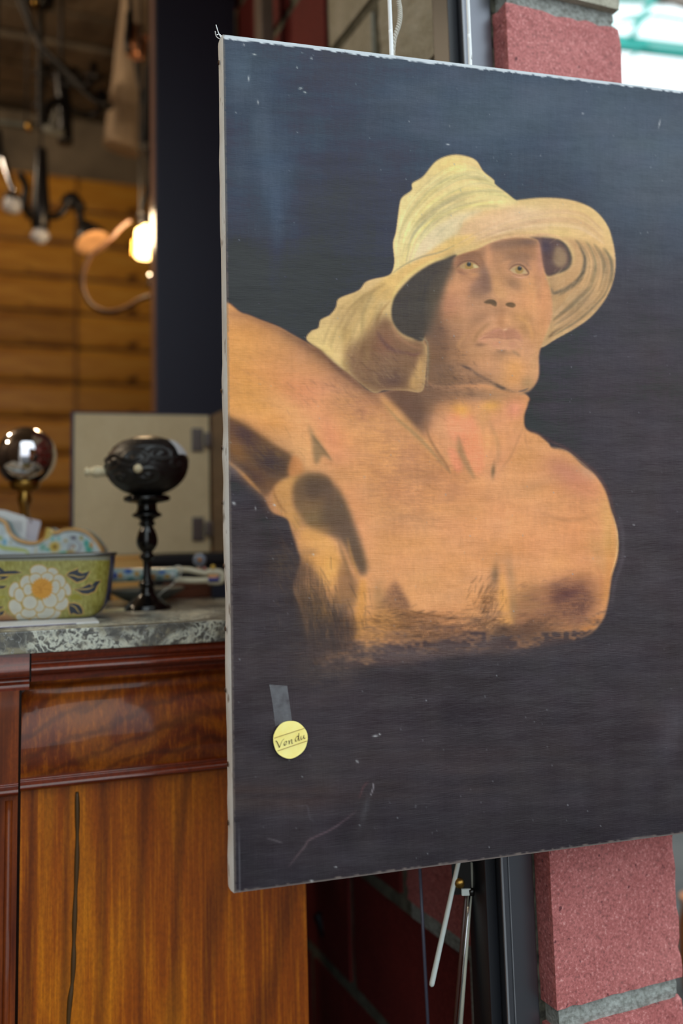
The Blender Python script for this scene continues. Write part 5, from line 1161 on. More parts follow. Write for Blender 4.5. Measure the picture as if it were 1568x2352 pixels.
PV.poly([(104, 1240), (120, 1232), (124, 1214), (104, 1208)], (208, 180, 90), 1, .8)
for x, y, rx, ry, c in [(127, 1256, 12, 12, (222, 176, 44)), (128, 1256, 4, 4, (84, 76, 92)), (100, 1257, 8, 8, (120, 180, 164)), (112, 1263, 6, 3, (70, 170, 160)), (122, 1238, 5, 5, (110, 190, 196)), (136, 1237, 5, 4, (120, 200, 200)), (170, 1235, 7, 4, (78, 70, 96)), (188, 1236, 4, 5, (160, 150, 50)), (152, 1242, 5, 4, (190, 170, 120)),
                        (200, 1248, 6, 9, (60, 180, 168)), (206, 1262, 8, 8, (56, 178, 160)), (211, 1252, 4, 7, (216, 140, 40)), (150, 1270, 12, 4, (60, 178, 150)), (164, 1268, 10, 5, (222, 170, 50)), (160, 1276, 16, 3, (70, 190, 170)), (215, 1276, 6, 4, (220, 170, 60)), (2, 1236, 5, 4, (150, 180, 50)), (13, 1245, 5, 8, (110, 180, 214)), (40, 1277, 3, 3, (150, 170, 110)), (26, 1246, 3, 3, (170, 170, 130)), (136, 1278, 3, 5, (206, 176, 110)), (60, 1300, 20, 8, (100, 180, 190)), (150, 1300, 14, 10, (214, 160, 60))]: PV.blob(x, y, rx, ry, c, .9, 0, p=1.6)
PV.stroke([(160, 1246), (176, 1242), (186, 1252), (184, 1264), (172, 1270), (160, 1264), (162, 1252), (172, 1252), (174, 1258)], 3, (132, 128, 150), .8, .8); PV.stroke([(165, 1262), (170, 1254), (176, 1258)], 3, (190, 120, 60), .8, .8)
PV.stroke([(-40, 1230), (-10, 1246), (10, 1258), (40, 1262), (62, 1266), (68, 1276)], 8, (172, 196, 96), .8, .95); PV.stroke([(-40, 1230), (-10, 1246), (10, 1258), (40, 1262), (62, 1266), (66, 1274)], 3, (220, 220, 140), .6, .9)
PV.stroke([(84, 1252), (84, 1268), (80, 1282)], 2.5, (220, 200, 140), .8, .7)
nv = 90; tt = np.linspace(0, 1, nv); G = np.zeros((nv, len(xs), 3)); G[..., 0] = xs; G[..., 2] = tz*(1-tt[:, None])+botz*tt[:, None]
G[..., 1] = -.006*np.sin(np.pi*tt[:, None])**.5*np.ones_like(xs)
Wd = np.stack([vb[0]+G[..., 0]*vc_, vb[1]+G[..., 0]*vs_, zt+G[..., 2]], -1); d = Wd-CC; zc = d@cf
m_fai, n = attr_mat('tin_glaze', rough=.18)
grid_mesh('front_plate', G, np.clip(s2l(PV.sample(CX+F*(d@cr)/zc, CY-F*(d@cu)/zc)), 0, 1), m_fai, vio, flip=False)
Gb = G.copy(); Gb[..., 1] = .036; Cb = np.ones(G.shape)*s2l(np.array([.80, .86, .88])); grid_mesh('back_plate', Gb[::6], Cb[::6], m_fai, vio, flip=True)
out = np.concatenate([np.stack([xs, tz], 1), np.stack([xs, botz], 1)[::-1]]); out = out[::3]; nn = len(out)
RB = np.zeros((8, nn+1, 3)); o2 = np.concatenate([out, out[:1]]); cc_ = np.array([np.mean(out[:, 0]), cz]); bulge = np.array([1, 1, 1, 1, 1, 1, 1, 1.])
for j in range(8): RB[j, :, 0] = o2[:, 0]; RB[j, :, 2] = o2[:, 1]; RB[j, :, 1] = .036*j/7
Cr = np.zeros(RB.shape); rn = np.random.RandomState(4)
for j, c in enumerate([(206, 160, 96), (206, 160, 96), (104, 140, 146), (96, 132, 140), (110, 150, 150), (150, 176, 176), (214, 224, 224), (222, 230, 230)]): Cr[j] = s2l(np.array(c)/255.)
sp_ = rn.rand(nn+1) > .93; Cr[3:5, sp_] = s2l(np.array([190, 110, 50])/255.)
grid_mesh('ribs', RB, Cr, m_fai, vio, flip=True)
# neck, fingerboard, scroll, pegs
PN = Paint(235, 1290, 520, 1350, 3); A = PN.a; A[:] = np.array([170, 196, 200.])+((PN.noise(12, 8, 3)-.5)*40)[..., None]
for x, y, rx, ry, c in [(262, 1322, 8, 8, (44, 58, 150)), (276, 1322, 6, 7, (196, 140, 60)), (294, 1312, 10, 6, (40, 84, 180)), (314, 1318, 6, 6, (206, 150, 60)), (300, 1330, 9, 4, (60, 130, 140)), (328, 1326, 8, 4, (80, 150, 150)), (350, 1326, 8, 8, (190, 130, 60)), (372, 1315, 9, 4, (50, 90, 180)), (384, 1324, 7, 5, (206, 150, 60)), (366, 1328, 8, 3, (70, 120, 130)), (396, 1322, 5, 8, (220, 226, 230))]: PN.blob(x, y, rx, ry, c, .95, 0, p=1.5)
x0, zn = vx(246, 1306); x1 = vx(408, 1312)[0]; zlo = vx(300, 1337)[1]; zhi = vx(300, 1304)[1]
G = np.zeros((24, 200, 3)); G[..., 0] = np.linspace(x0-.002, x1, 200); a = np.linspace(-np.pi*.5, np.pi*.5, 24)[:, None]; w_ = np.linspace(1, .88, 200)[None]; cz2 = (zlo+zhi)/2; G[..., 2] = cz2+(zhi-zlo)/2*np.sin(-a)*w_; G[..., 1] = .012-.014*np.cos(a)*w_
Wd = np.stack([vb[0]+G[..., 0]*vc_-G[..., 1]*vs_, vb[1]+G[..., 0]*vs_+G[..., 1]*vc_, zt+G[..., 2]], -1); d = Wd-CC; zc = d@cf
grid_mesh('neck', G, np.clip(s2l(PN.sample(CX+F*(d@cr)/zc, CY-F*(d@cu)/zc)), 0, 1), m_fai, vio)
MB().box(x0, x1-.004, .012, .015, zlo+.003, zhi-.003, .001).build('neck_back', mat('glaze_white', col=rgb(206, 214, 214), rough=.2), vio)
m_gw = mat('cream_glaze', col=rgb(214, 208, 182), rough=.25); m_gb = mat('cobalt_glaze', col=rgb(52, 54, 140), rough=.25); m_pegy = mat('yellow_glaze', col=rgb(212, 176, 80), rough=.25)
def vt(pts, r, name, m, n_=12, yo=.008): MB().tube([(vx(*p)[0], yo, vx(*p)[1]) for p in spline(pts, 5)], r, n_).build(name, m, vio)
vt([(404, 1310), (430, 1309), (455, 1314), (476, 1318)], .0050, 'pegbox_rail', m_gw); vt([(400, 1332), (420, 1333), (450, 1334), (478, 1333)], .0052, 'pegbox_rail', m_gw)
vt([(474, 1315), (490, 1314), (504, 1316), (511, 1324), (506, 1334), (494, 1336), (476, 1335)], [.006]*2+[.0062]*29, 'scroll', m_gw); vt([(478, 1331), (492, 1331), (503, 1330)], .0050, 'scroll_inlay', m_gb, yo=.004)
vt([(478, 1325), (500, 1325)], .0035, 'scroll_inlay', mat('peach_glaze', col=rgb(222, 160, 104), rough=.3), yo=.003)
px_, pz_ = vx(457, 1286); MB().lathe([(.0001, -.004), (.0108, -.003), (.0118, 0), (.0108, .003), (.0001, .004)], (px_, .006, pz_), 24, 'y').build('peg', mat('grey_glaze', col=rgb(128, 136, 150), rough=.3), vio); MB().sphere((px_+.001, .0015, pz_), .0036, 12).build('peg_dot', mat('orange_glaze', col=rgb(196, 130, 56), rough=.3), vio)
vt([(454, 1296), (456, 1308)], .0035, 'peg_shaft', mat('pink_glaze', col=rgb(206, 170, 150), rough=.3)); px_, pz_ = vx(488, 1303); MB().sphere((px_, .006, pz_), .0046, 14).build('peg', m_pegy, vio); vt([(487, 1306), (487, 1314)], .004, 'peg_shaft', m_gw); px_, pz_ = vx(468, 1306); MB().sphere((px_, .006, pz_), .0034, 12).build('peg', mat('rose_glaze', col=rgb(190, 130, 120), rough=.3), vio)
m_str = mat('white_string', col=rgb(196, 198, 190), rough=.8)
pts = [(356, 1378), (370, 1362), (392, 1345), (410, 1328), (418, 1308), (410, 1300), (398, 1304)]; q_ = [at(x, y, vb[1]-.012+.0*i) for i, (x, y) in enumerate(pts)]
o = MB().tube([np.array(p)-q_[0] for p in spline3(q_)], .0011, 6).build('tag_string', m_str); o.location = q_[0]; tag(o, 'thin white string looped around the neck of the faience violin', 'string')
# pewter dish under the neck
dish = onz(340, 1396, zt); Yd = 1.70; zd = at(345, 1352, Yd)[2]-zt
m_dish = mat('grey_dish', col=rgb(96, 100, 96), rough=.45); dc = at(335, 1352, Yd)
R_ = .068; MB_ = MB().lathe([(R_*.35, 0), (R_*.6, .008), (R_*.97, zd-.004), (R_, zd), (R_*.99, zd+.001), (R_*.9, zd-.003), (R_*.3, .006), (.0001, .005)], (0, 0, 0), 48); o = MB_.build('grey_dish', m_dish); o.location = (dc[0]-.0, dc[1], zt+.0002); tag(o, 'shallow grey dish behind the black turned stand, under the violin neck', 'dish')
# black stand with a carved coconut
m_eb, m_nut = mat('black_lacquer', col=rgb(10, 9, 10), rough=.12), mat('carved_nut', col=rgb(26, 21, 20), rough=.38)
so = onz(338, 1400, zt); Ys = so[1]; us = Ys/F
stand = thing('turned_stand', 'glossy black turned wooden stand holding up the carved coconut', 'stand', (so[0], so[1], zt))
def lz(py): return (1400-py)*us*1.0
prof = [(.01, 1402), (50, 1402), (52, 1397), (50, 1392), (44, 1387), (34, 1380), (24, 1372), (19, 1366), (17, 1358), (15, 1352), (19, 1346), (17, 1341), (12, 1336), (9, 1320), (9, 1300), (10, 1292), (15, 1287), (17, 1282), (14, 1277), (12, 1273), (18, 1266), (23, 1256), (24, 1244), (20, 1228), (15, 1218), (14, 1214), (19, 1210), (17, 1205), (15, 1202), (20, 1197), (32, 1192), (33, 1187), (25, 1181), (22, 1172), (23, 1163), (34, 1161), (50, 1157), (53, 1151), (50, 1146), (40, 1143), (20, 1144), (.01, 1146)]
MB().lathe([(r*us, lz(y)+.0012) for r, y in Paint.smooth(prof, False, 3)], (0, 0, 0), 40).build('turned_column', m_eb, stand)
nut = thing('carved_coconut', 'dark carved coconut with bone spout and knob, resting on the black stand', 'coconut', (so[0], so[1], lz(1143)+zt+.0013))
nc_ = lz(1078)-lz(1143)+.001; ra, rb_ = 94*us, 70*us
h_, w_ = 160, 300; th = np.linspace(-np.pi/2, np.pi/2, h_)[:, None]; ph = np.linspace(0, 2*np.pi, w_)[None]
rr_ = np.ones((h_, w_)); latd = np.degrees(th)+0*ph; lon = np.degrees(ph)+0*th
bump = np.zeros((h_, w_))
for la in (36, 40, 52, 56): bump += np.exp(-((latd-la)/1.1)**2)*1.2
bump += np.exp(-((latd-46)/2.2)**2)*(np.cos(np.radians(lon*36)) > 0)*.9
for lo_, la, s1 in ((262, 12, 1), (300, 18, -1), (225, 8, 1), (330, 0, 1), (190, 10, -1), (280, -22, 1), (240, -25, -1), (30, 10, 1), (90, 5, -1), (150, 12, 1)):
    dx, dy = (lon-lo_)/24, (latd-la)/17; r = np.hypot(dx, dy); an_ = np.arctan2(dy, dx)*s1
    bump += (np.sin(an_*1.0+r*9) > .25)*np.exp(-r**4)*1.3*np.clip(r*4, 0, 1)+np.exp(-(r/.10)**2)*1.2
bump = Paint.blur(bump.astype(np.float32), 1); bump *= np.clip((np.cos(th))*3, 0, 1)
rr_ = 1+bump*.036; G = np.zeros((h_, w_, 3)); G[..., 0] = np.cos(th)*np.cos(ph)*ra*rr_; G[..., 1] = np.cos(th)*np.sin(ph)*ra*.92*rr_; G[..., 2] = (np.sin(th)*rb_+.006*np.sin(th*2)*0)*rr_+nc_
cC = np.ones(G.shape)*np.array([.0105, .0085, .0085]); cC[(latd > 64) & (rs.rand(h_, w_) > .55)] = (.10, .03, .012); cC[(np.abs(latd-14) < 2.5) & (np.abs(lon-188) < 3)] = (.2, .06, .03)
m_nut2, n = attr_mat('carved_nut', rough=.42, spec=.6); n.bump(n.noise(n.map(), 240, 3), .25, .0008); grid_mesh('carved_shell', G, cC, m_nut2, nut, flip=True)
m_bone = mat('bone', col=rgb(226, 212, 176), rough=.4)
q = (0, 0, lz(1088)-lz(1143)); pf = [(.01, -138), (5, -139), (8, -136), (9, -133), (7, -129), (6, -126), (9, -121), (11, -114), (11, -106), (9, -102), (10, -96), (10, -90), (.01, -88)]
MB().lathe([(r*us*1.2, x*us) for r, x in pf], (0, -.012, q[2]), 20, 'x').build('bone_spout', m_bone, nut)
MB().lathe([(.01*us, -7*us), (7*us, -6*us), (10*us, -1*us), (9.5*us, 4*us), (5*us, 8*us), (4*us, 16*us), (.01*us, 17*us)], (0, -ra*.92-.004, q[2]-.001), 22, 'y').build('bone_knob', m_bone, nut)
# white label draped at the upper right of the shell
lb = []
for i in range(7):
    for j in range(4):
        a = math.radians(50-i*5.5); la = a; lo2 = math.radians(-4-j*9); k_ = 1.06
        lb.append((math.cos(la)*math.cos(lo2)*ra*k_, math.cos(la)*math.sin(lo2)*ra*.92*k_, math.sin(la)*rb_*k_+nc_))
mb = MB().add(lb, [(i*4+j, i*4+j+1, (i+1)*4+j+1, (i+1)*4+j) for i in range(6) for j in range(3)], True); mb.add([tuple(np.array(p)*np.array([.99, .99, 1])+np.array([0, 0, -.0004])) for p in lb], [(i*4+j, (i+1)*4+j, (i+1)*4+j+1, i*4+j+1) for i in range(6) for j in range(3)], True)
o = mb.build('paper_label', m_paper); o.location = nut.location; tag(o, 'small white paper label draped over the right shoulder of the carved coconut', 'label')
o = MB().box(-.022, .020, -.006, .006, 0, .0035, .001).build('cream_tag', mat('cream_card', col=rgb(214, 204, 160), rough=.6)); p = onz(268, 1404, zt); o.location = (p[0], p[1], zt); o.rotation_euler[2] = KY; tag(o, 'small cream card lying on the marble beside the foot of the black stand', 'card')
# mirror ball on a brass stem
Yg = 1.74; ug = Yg/F; g = at(58, 1048, Yg); ball = thing('mirror_ball', 'silvered glass ball on a brass stem at the far left', 'glass ball', (g[0], g[1], zt))
MB().sphere((0, 0, g[2]-zt), 69*ug, 64).build('silvered_glass', mat('mercury_glass', col=rgb(226, 222, 228), rough=.03, metal=1), ball)
zz_ = lambda y: at(58, y, Yg)[2]-zt
MB().lathe([(r*ug, zz_(y)) for r, y in [(.01, 1396), (34, 1395), (34, 1388), (12, 1378), (7, 1340), (6, 1240), (7, 1190), (11, 1165), (17, 1150), (15, 1132), (14, 1128), (28, 1124), (33, 1116), (36, 1108), (30, 1100), (.01, 1098)]], (0, 0, 0), 32).build('brass_stem', m_gold, ball)
# shop tags tied to the stem
for pts, nm, lab in (([(-60, 1165), (10, 1172), (58, 1186), (62, 1195), (58, 1240), (20, 1245), (-60, 1245)], 'price_tag', 'large white card with faint handwriting tucked behind the faience violin'), ([(60, 1189), (92, 1196), (94, 1201), (84, 1244), (50, 1244)], 'price_tag', 'small lilac-white card hanging from the brass stem of the glass ball')):
    P3 = [at(x, y, 1.672 if 'large' in lab else 1.685) for x, y in pts]; o_ = P3[0]; nn = len(P3); nv2 = kn*.0008
    mb = MB().add([p-o_ for p in P3]+[p-o_-nv2 for p in P3], [tuple(range(nn))[::-1], tuple(range(nn, 2*nn))]+[(i, (i+1) % nn, (i+1) % nn+nn, i+nn) for i in range(nn)])
    o = mb.build('card', m_paper if 'large' in lab else mat('lilac_card', col=rgb(206, 202, 214), rough=.6)); tg = thing(nm, lab, 'price tag', tuple(o_)); o.parent = tg
    if 'large' in lab:
        m_pen = mat('pencil', col=rgb(150, 152, 158), rough=.8)
        for i in range(6): a_, b_ = at(22+i*.6, 1196+i*4.4, 1.671)-o_, at(52, 1200+i*4.4, 1.671)-o_; MB().tube([a_, (a_+b_)/2, b_], .0004, 4).build('written_line', m_pen, tg)
    else: MB().tube([at(60, 1150, 1.72)-o_, at(66, 1180, 1.69)-o_, at(72, 1200, 1.6835)-o_], .0012, 6).build('string', mat('brown_string', col=rgb(110, 90, 60), rough=.9), tg)

# ================================================================ behind the cabinet
Yc = 1.98; m_ply = wood('pale_board', [(.3, rgb(222, 198, 152)), (.7, rgb(240, 218, 174))], (3, 1, 3), .6); m_ebl = mat('indigo_edge', col=rgb(48, 46, 74), rough=.6)
A_ = at(168, 1278, Yc); ztopc = at(320, 945, Yc)[2]; zbot = A_[2]; e = ke1*0+np.array([math.cos(FY*.8), math.sin(FY*.8), 0]); YW2 = FY*.8
B_ = onplane(482, 1200, A_, (e[1], -e[0], 0)); W_ = (B_-A_)@e
cp = thing('open_cupboard', 'open plywood cupboard with its pale hinged door facing forward, behind the coconut', 'cupboard', (A_[0], A_[1], zbot), YW2)
MB().box(0, W_, 0, .014, 0, ztopc-zbot, .001).build('door', m_ply, cp); dr = cp.children[0]
MB().box(-.006, .0, -.002, .016, -.001, ztopc-zbot+.003).build('painted_edge', m_ebl, cp); MB().box(-.006, W_, -.001, .015, ztopc-zbot, ztopc-zbot+.004).build('painted_edge', m_ebl, cp)
m_hin = mat('dull_hinge', col=rgb(120, 112, 108), rough=.4, metal=.8)
for py in (1010, 1215):
    zc_ = at(452, py, Yc+.08)[2]-zbot; MB().box(W_-.040, W_-.014, -.006, -.001, zc_-.026, zc_+.026, .002).build('hinge', m_hin, cp); MB().box(W_-.012, W_+.004, -.012, -.002, zc_-.016, zc_+.016, .003).build('hinge', m_hin, cp)
m_cin = wood('cupboard_side', [(.3, rgb(112, 84, 50)), (.7, rgb(150, 116, 76))], (3, 1, 3), .6)
hw = ztopc-zbot
MB().box(W_+.006, W_+.020, -.16, .26, 0, hw+.02, .001).build('side_panel', m_cin, cp) if False else MB().add([(W_+.006, .0, 0), (W_+.10, -.02, 0), (W_+.10, -.02, hw+.045), (W_+.006, .0, hw), (W_+.006, .014, 0), (W_+.10, -.006, 0), (W_+.10, -.006, hw+.045), (W_+.006, .014, hw)], [(0, 1, 2, 3), (7, 6, 5, 4), (3, 2, 6, 7), (1, 5, 6, 2), (0, 4, 5, 1), (0, 3, 7, 4)]).build('side_panel', m_cin, cp)
MB().box(W_+.02, W_+.09, .02, .14, 0, .012, .001).build('floor_panel', m_cin, cp)
m_chest = mat('black_chest', col=rgb(26, 22, 26), rough=.6)
ch = thing('black_chest', 'black chest under the open cupboard, behind the marble top', 'chest', (A_[0], A_[1], 0), YW2)
MB().box(-.5, W_+.09, -.04, .15, 0, zbot-.0022, .004).build('chest_body', m_chest, ch); MB().box(-.51, W_+.10, -.05, .155, zbot-.0216, zbot-.0016, .003).build('chest_lid', m_chest, ch)
# orange box and small brown box on the marble behind the neck
Yo = 1.70; a = at(262, 1310, Yo); b = at(332, 1275, Yo)
def crate(name, lab, cat, x0, x1, ytop, Y, dep, m, ml):
    a = at(x0, 1300, Y); ztp = at((x0+x1)/2, ytop, Y)[2]; o = thing(name, lab, cat, (a[0], a[1], zt), KY); wd = (x1-x0)*Y/F/math.cos(KY)
    MB().box(0, wd, 0, dep, .0003, ztp-zt-.008, .002).build('body', m, o); MB().box(-.002, wd+.002, -.002, dep+.002, ztp-zt-.008, ztp-zt, .002).build('lid', ml, o); return o
crate('orange_box', 'small orange box standing between the bowl and the black stand', 'box', 258, 334, 1276, 1.79, .02, mat('orange_card', col=rgb(250, 196, 116), rough=.6), mat('orange_card_lid', col=rgb(246, 186, 104), rough=.6))
crate('brown_box', 'low brown wooden box under the scroll of the faience violin', 'box', 380, 484, 1339, 1.79, .02, wood('brown_box_wood', [(.3, rgb(84, 44, 26)), (.7, rgb(116, 62, 36))]), wood('brown_box_lid', [(.3, rgb(90, 50, 30)), (.7, rgb(120, 66, 40))]))
crate('navy_box', 'low dark navy box at the right end of the marble beside the painting', 'box', 487, 560, 1330, 1.79, .02, mat('navy_card', col=rgb(22, 28, 48), rough=.6), mat('navy_card_lid', col=rgb(24, 30, 52), rough=.6))

# ================================================================ lamps and hangings in the shop, upper left
m_blk = mat('black_metal', col=rgb(24, 22, 24), rough=.35, metal=.3); m_cabl = mat('black_cable', col=rgb(20, 18, 18), rough=.6); m_gls = mat('frosted_glass', col=rgb(190, 190, 196), rough=.25, spec=.6)
def hang(name, lab, cat, px, py, Y): p = at(px, py, Y); return thing(name, lab, cat, tuple(p))
def T(o, pts, r, name, m, Y, n_=10, closed=False):
    L = np.array(o.location); return MB().tube([at(x, y, Y if not hasattr(Y, '__len__') else Y[i])-L for i, (x, y) in enumerate(pts)] if len(pts) < 3 else [np.array(p) for p in spline3([at(x, y, Y if not hasattr(Y, '__len__') else Y[i])-L for i, (x, y) in enumerate(pts)], 6)], r, n_).build(name, m, o)
Yl = 2.7; ul = Yl/F
zc3 = 3.1
def to_ceiling(px, py, Y): p = at(px, py, Y); return p, np.array([p[0], p[1], zc3])
# tubular pendant
o = hang('tube_pendant', 'slim black tube pendant lamp hanging in front of the pine wall, upper left', 'lamp', 92, 545, Yl)
L = np.array(o.location); h = 215*ul
MB().lathe([(.01, .022), (14*ul, .022), (21*ul, .03), (22*ul, .10), (18*ul, .16), (14*ul, h), (12*ul, h+.004), (.005, h+.01)], (0, 0, 0), 24).build('tube_body', m_blk, o)
MB().lathe([(.001, -.022), (12*ul, -.016), (22*ul, 0), (22*ul, .006), (14*ul, .0225), (.001, .0225)], (0, 0, 0), 24).build('glass_end', m_gls, o)
MB().tube([(0, 0, h), (0, 0, (zc3-L[2]+h)/2), (0, 0, zc3-L[2])], .004, 8).build('cable', m_cabl, o)
# clip spotlight with lit reflector
m_peach = mat('warm_reflector', col=rgb(222, 168, 118), rough=.45); m_peach.node_tree.nodes['Principled BSDF'].inputs['Emission Color'].default_value = rgb(235, 160, 100); m_peach.node_tree.nodes['Principled BSDF'].inputs['Emission Strength'].default_value = .08
o = hang('spotlight', 'black spotlight with a peach-lit round reflector right of the tube pendant', 'lamp', 212, 557, Yl); L = np.array(o.location)
ax = Vector((.42, -.30, -.86)).normalized(); rot = Vector((0, 0, 1)).rotation_difference(-ax).to_matrix()
def lat_rot(prof, n_=28):
    mb = MB().lathe(prof, (0, 0, 0), n_, cap=False); mb.v = [tuple(rot@Vector(p)) for p in mb.v]; return mb
rr0 = 42*ul
lat_rot([(.001, .002), (rr0*.5, -.002), (rr0*.95, -.004), (rr0, .0)]).build('reflector', m_peach, o); lat_rot([(rr0*1.0, -.004), (rr0*1.03, .002), (rr0*.8, .035), (rr0*.5, .06), (rr0*.35, .075), (.001, .08)]).build('shade', m_blk, o)
T(o, [(190, 530), (185, 500), (176, 470), (160, 462), (140, 490), (118, 498), (105, 490)], .011, 'arm', m_blk, Yl+.05); T(o, [(150, 470), (165, 455), (185, 480)], .02, 'clamp', m_blk, Yl+.05)
T(o, [(105, 490), (100, 470), (98, 440)], .006, 'arm', m_blk, [Yl+.05]*3)
# chrome lamp far left
o = hang('chrome_lamp', 'tilted chrome lamp with a small frosted glass head at the left edge', 'lamp', 28, 482, Yl); L = np.array(o.location)
T(o, [(4, 355), (16, 395), (30, 440)], .011, 'chrome_tube', m_chrome, Yl, 14); MB().lathe([(.001, -.012), (15*ul, -.008), (22*ul, .004), (20*ul, .03), (16*ul, .042), (.001, .045)], (0, 0, 0), 24).build('glass_head', m_gls, o)
T(o, [(6, 358), (-6, 350), (-10, 300)], .018, 'joint', m_blk, Yl); T(o, [(45, 400), (60, 430), (56, 470), (70, 500)], .012, 'swing_arm', m_blk, Yl+.06); T(o, [(30, 448), (28, 462)], .026, 'lamp_neck', m_blk, Yl)
q, c3 = to_ceiling(-10, 300, Yl); MB().tube([q-L, (q+c3)/2-L, c3-L], .005, 8).build('cable', m_cabl, o)
# grey rail with a pale end
o = hang('hanging_rail', 'grey metal rail with a brass ring hanging level, upper left', 'rail', 60, 290, 2.75); T(o, [(-60, 272), (20, 284), (80, 292)], .010, 'rail_bar', mat('grey_metal', col=rgb(96, 98, 92), rough=.5, metal=.4), 2.75); T(o, [(96, 296), (145, 306)], .014, 'pale_end', mat('pale_metal', col=rgb(104, 102, 94), rough=.7), 2.75); T(o, [(64, 290), (72, 292)], .016, 'brass_ring', m_gold, 2.74); T(o, [(118, 298), (126, 275), (130, 256)], .012, 'pale_hook', mat('dull_metal', col=rgb(84, 82, 76), rough=.7), 2.75)
q, c3 = to_ceiling(60, 290, 2.75); MB().tube([(0, 0, 0), (0, 0, (c3-q)[2]/2), (0, 0, (c3-q)[2])], .003, 6).build('cable', m_cabl, o)
# dark wrought chandelier
Yk = 2.9; o = hang('iron_chandelier', 'dark wrought-iron chandelier tangled with cables under the ceiling', 'chandelier', 150, 200, Yk); L = np.array(o.location)
T(o, [(140, 150), (142, 200), (148, 250), (150, 330)], .024, 'stem', m_blk, Yk, 12)
for i, pts in enumerate([[(142, 190), (110, 172), (96, 200), (92, 250)], [(145, 190), (180, 200), (205, 195), (215, 180)], [(142, 180), (170, 160), (190, 190), (230, 240)], [(145, 230), (120, 235), (100, 262), (104, 290)], [(146, 236), (180, 262), (215, 262), (240, 245)], [(144, 170), (120, 150), (105, 165), (95, 175)]]):
    T(o, pts, .012, 'iron_arm', m_blk, [Yk, Yk-.05, Yk-.08, Yk-.1] if i % 2 else [Yk, Yk+.04, Yk+.06, Yk+.04]); p = at(*pts[-1], Yk-.1 if i % 2 else Yk+.04)-L; MB().lathe([(.004, -.012), (.03, 0), (.03, .006), (.012, .008), (.012, .05), (.002, .055)], tuple(p), 16).build('candle_cup', m_blk, o)
q, c3 = to_ceiling(140, 150, Yk); MB().tube([q-L, (q+c3)/2-L, c3-L], .006, 8).build('cable', m_cabl, o)
for i, (pts, lab) in enumerate([([(35, -20), (60, 40), (85, 90), (130, 140), (190, 200)], 'black cable sagging from the ceiling across the dark chandelier'), ([(92, 30), (92, 110), (90, 200), (92, 300)], 'black cable hanging straight down through the chandelier'), ([(48, -20), (70, 45), (95, 115), (150, 170), (220, 235)], 'second thin black cable running just right of the sagging one'), ([(290, -260), (296, -100), (310, 130), (330, 240)], 'black cable falling in front of the pale hanging tube')]):
    P3 = [at(x, y, 2.65+.02*i) for x, y in pts]; o_ = P3[0]; P3 = [np.array(p)-o_ for p in spline3(P3)]; o = MB().tube(P3, .006, 8).build('black_cable', m_cabl); o.location = o_; tag(o, lab, 'cable')
o = hang('ceiling_fitting', 'small dark ceiling fitting with a glint of brass at the top left', 'ceiling fitting', 90, 10, 2.72); MB().lathe([(.001, -.02), (.02, -.016), (.045, .0), (.05, .03), (.03, .05), (.001, .06)], (0, 0, 0), 24).build('canopy', m_blk, o); MB().sphere((0, -.03, -.012), .011, 14).build('brass_stud', m_gold, o); T(o, [(60, 0), (90, 10), (120, 0)], .012, 'bracket', m_blk, 2.72)
# pale hanging tube of cloth
m_cl = mat('beige_cloth', rough=.95); n = N(m_cl); n.base(n.ramp(n.noise(n.map((4, 4, 1)), 8), [(.3, rgb(150, 128, 106)), (.7, rgb(184, 160, 134))])); n.bump(n.noise(n.map((20, 20, 1)), 4), .5, .01)
Yt = 3.08; P3 = [at(x, y, Yt) for x, y in [(335, -140), (325, 0), (314, 100), (304, 200), (292, 290), (286, 335), (284, 345)]]; o_ = P3[0]; c = [np.array(p)-o_ for p in spline3(P3)]; rr1 = np.interp(np.linspace(0, 1, len(c)), [0, .5, .85, .95, 1], [.066, .070, .074, .066, .030])
o = MB().tube(c, list(rr1), 24).build('cloth_tube', m_cl); o.location = o_; tag(o, 'pale beige rolled cloth tube hanging slanted below the ceiling', 'cloth roll')
o = hang('brass_fitting', 'pinkish brass lamp fitting in front of the pale hanging tube', 'lamp', 315, 95, 2.6); L = np.array(o.location); m_pk = mat('rose_brass', col=rgb(190, 128, 90), rough=.35, metal=.7)
MB().lathe([(.001, -.05), (.022, -.045), (.03, -.02), (.018, 0), (.012, .03), (.02, .045), (.001, .05)], (0, 0, 0), 20).build('cup', m_pk, o)
for pts in ([(296, 55), (300, 85), (315, 105), (335, 112)], [(318, 100), (335, 85), (350, 95), (356, 110)], [(297, 120), (310, 130), (330, 130)]): T(o, pts, .011, 'curved_arm', m_pk, 2.6)
T(o, [(296, 30), (296, 55), (292, 90), (296, 120)], .010, 'dark_stem', m_blk, 2.58); q = at(296, 30, 2.58); MB().tube([q-L, (q-L)+np.array([0, 0, .35]), np.array([q[0], q[1], zc3])-L], .004, 8).build('cable', m_cabl, o)
o = hang('black_pole', 'tall black wrapped pole along the left edge of the navy panel', 'pole', 345, 300, 2.45); L = np.array(o.location); m_blkc = mat('black_cloth', col=rgb(16, 13, 14), rough=.9)
T(o, [(352, -160), (352, 60), (346, 200), (342, 300), (334, 345)], [.012]*10+[.02]*8+[.022]*5+[.010]*2, 'wrapped_bundle', m_blkc, 2.45); T(o, [(338, 340), (344, 400), (338, 440), (325, 490)], .008, 'tail', m_blkc, 2.45)
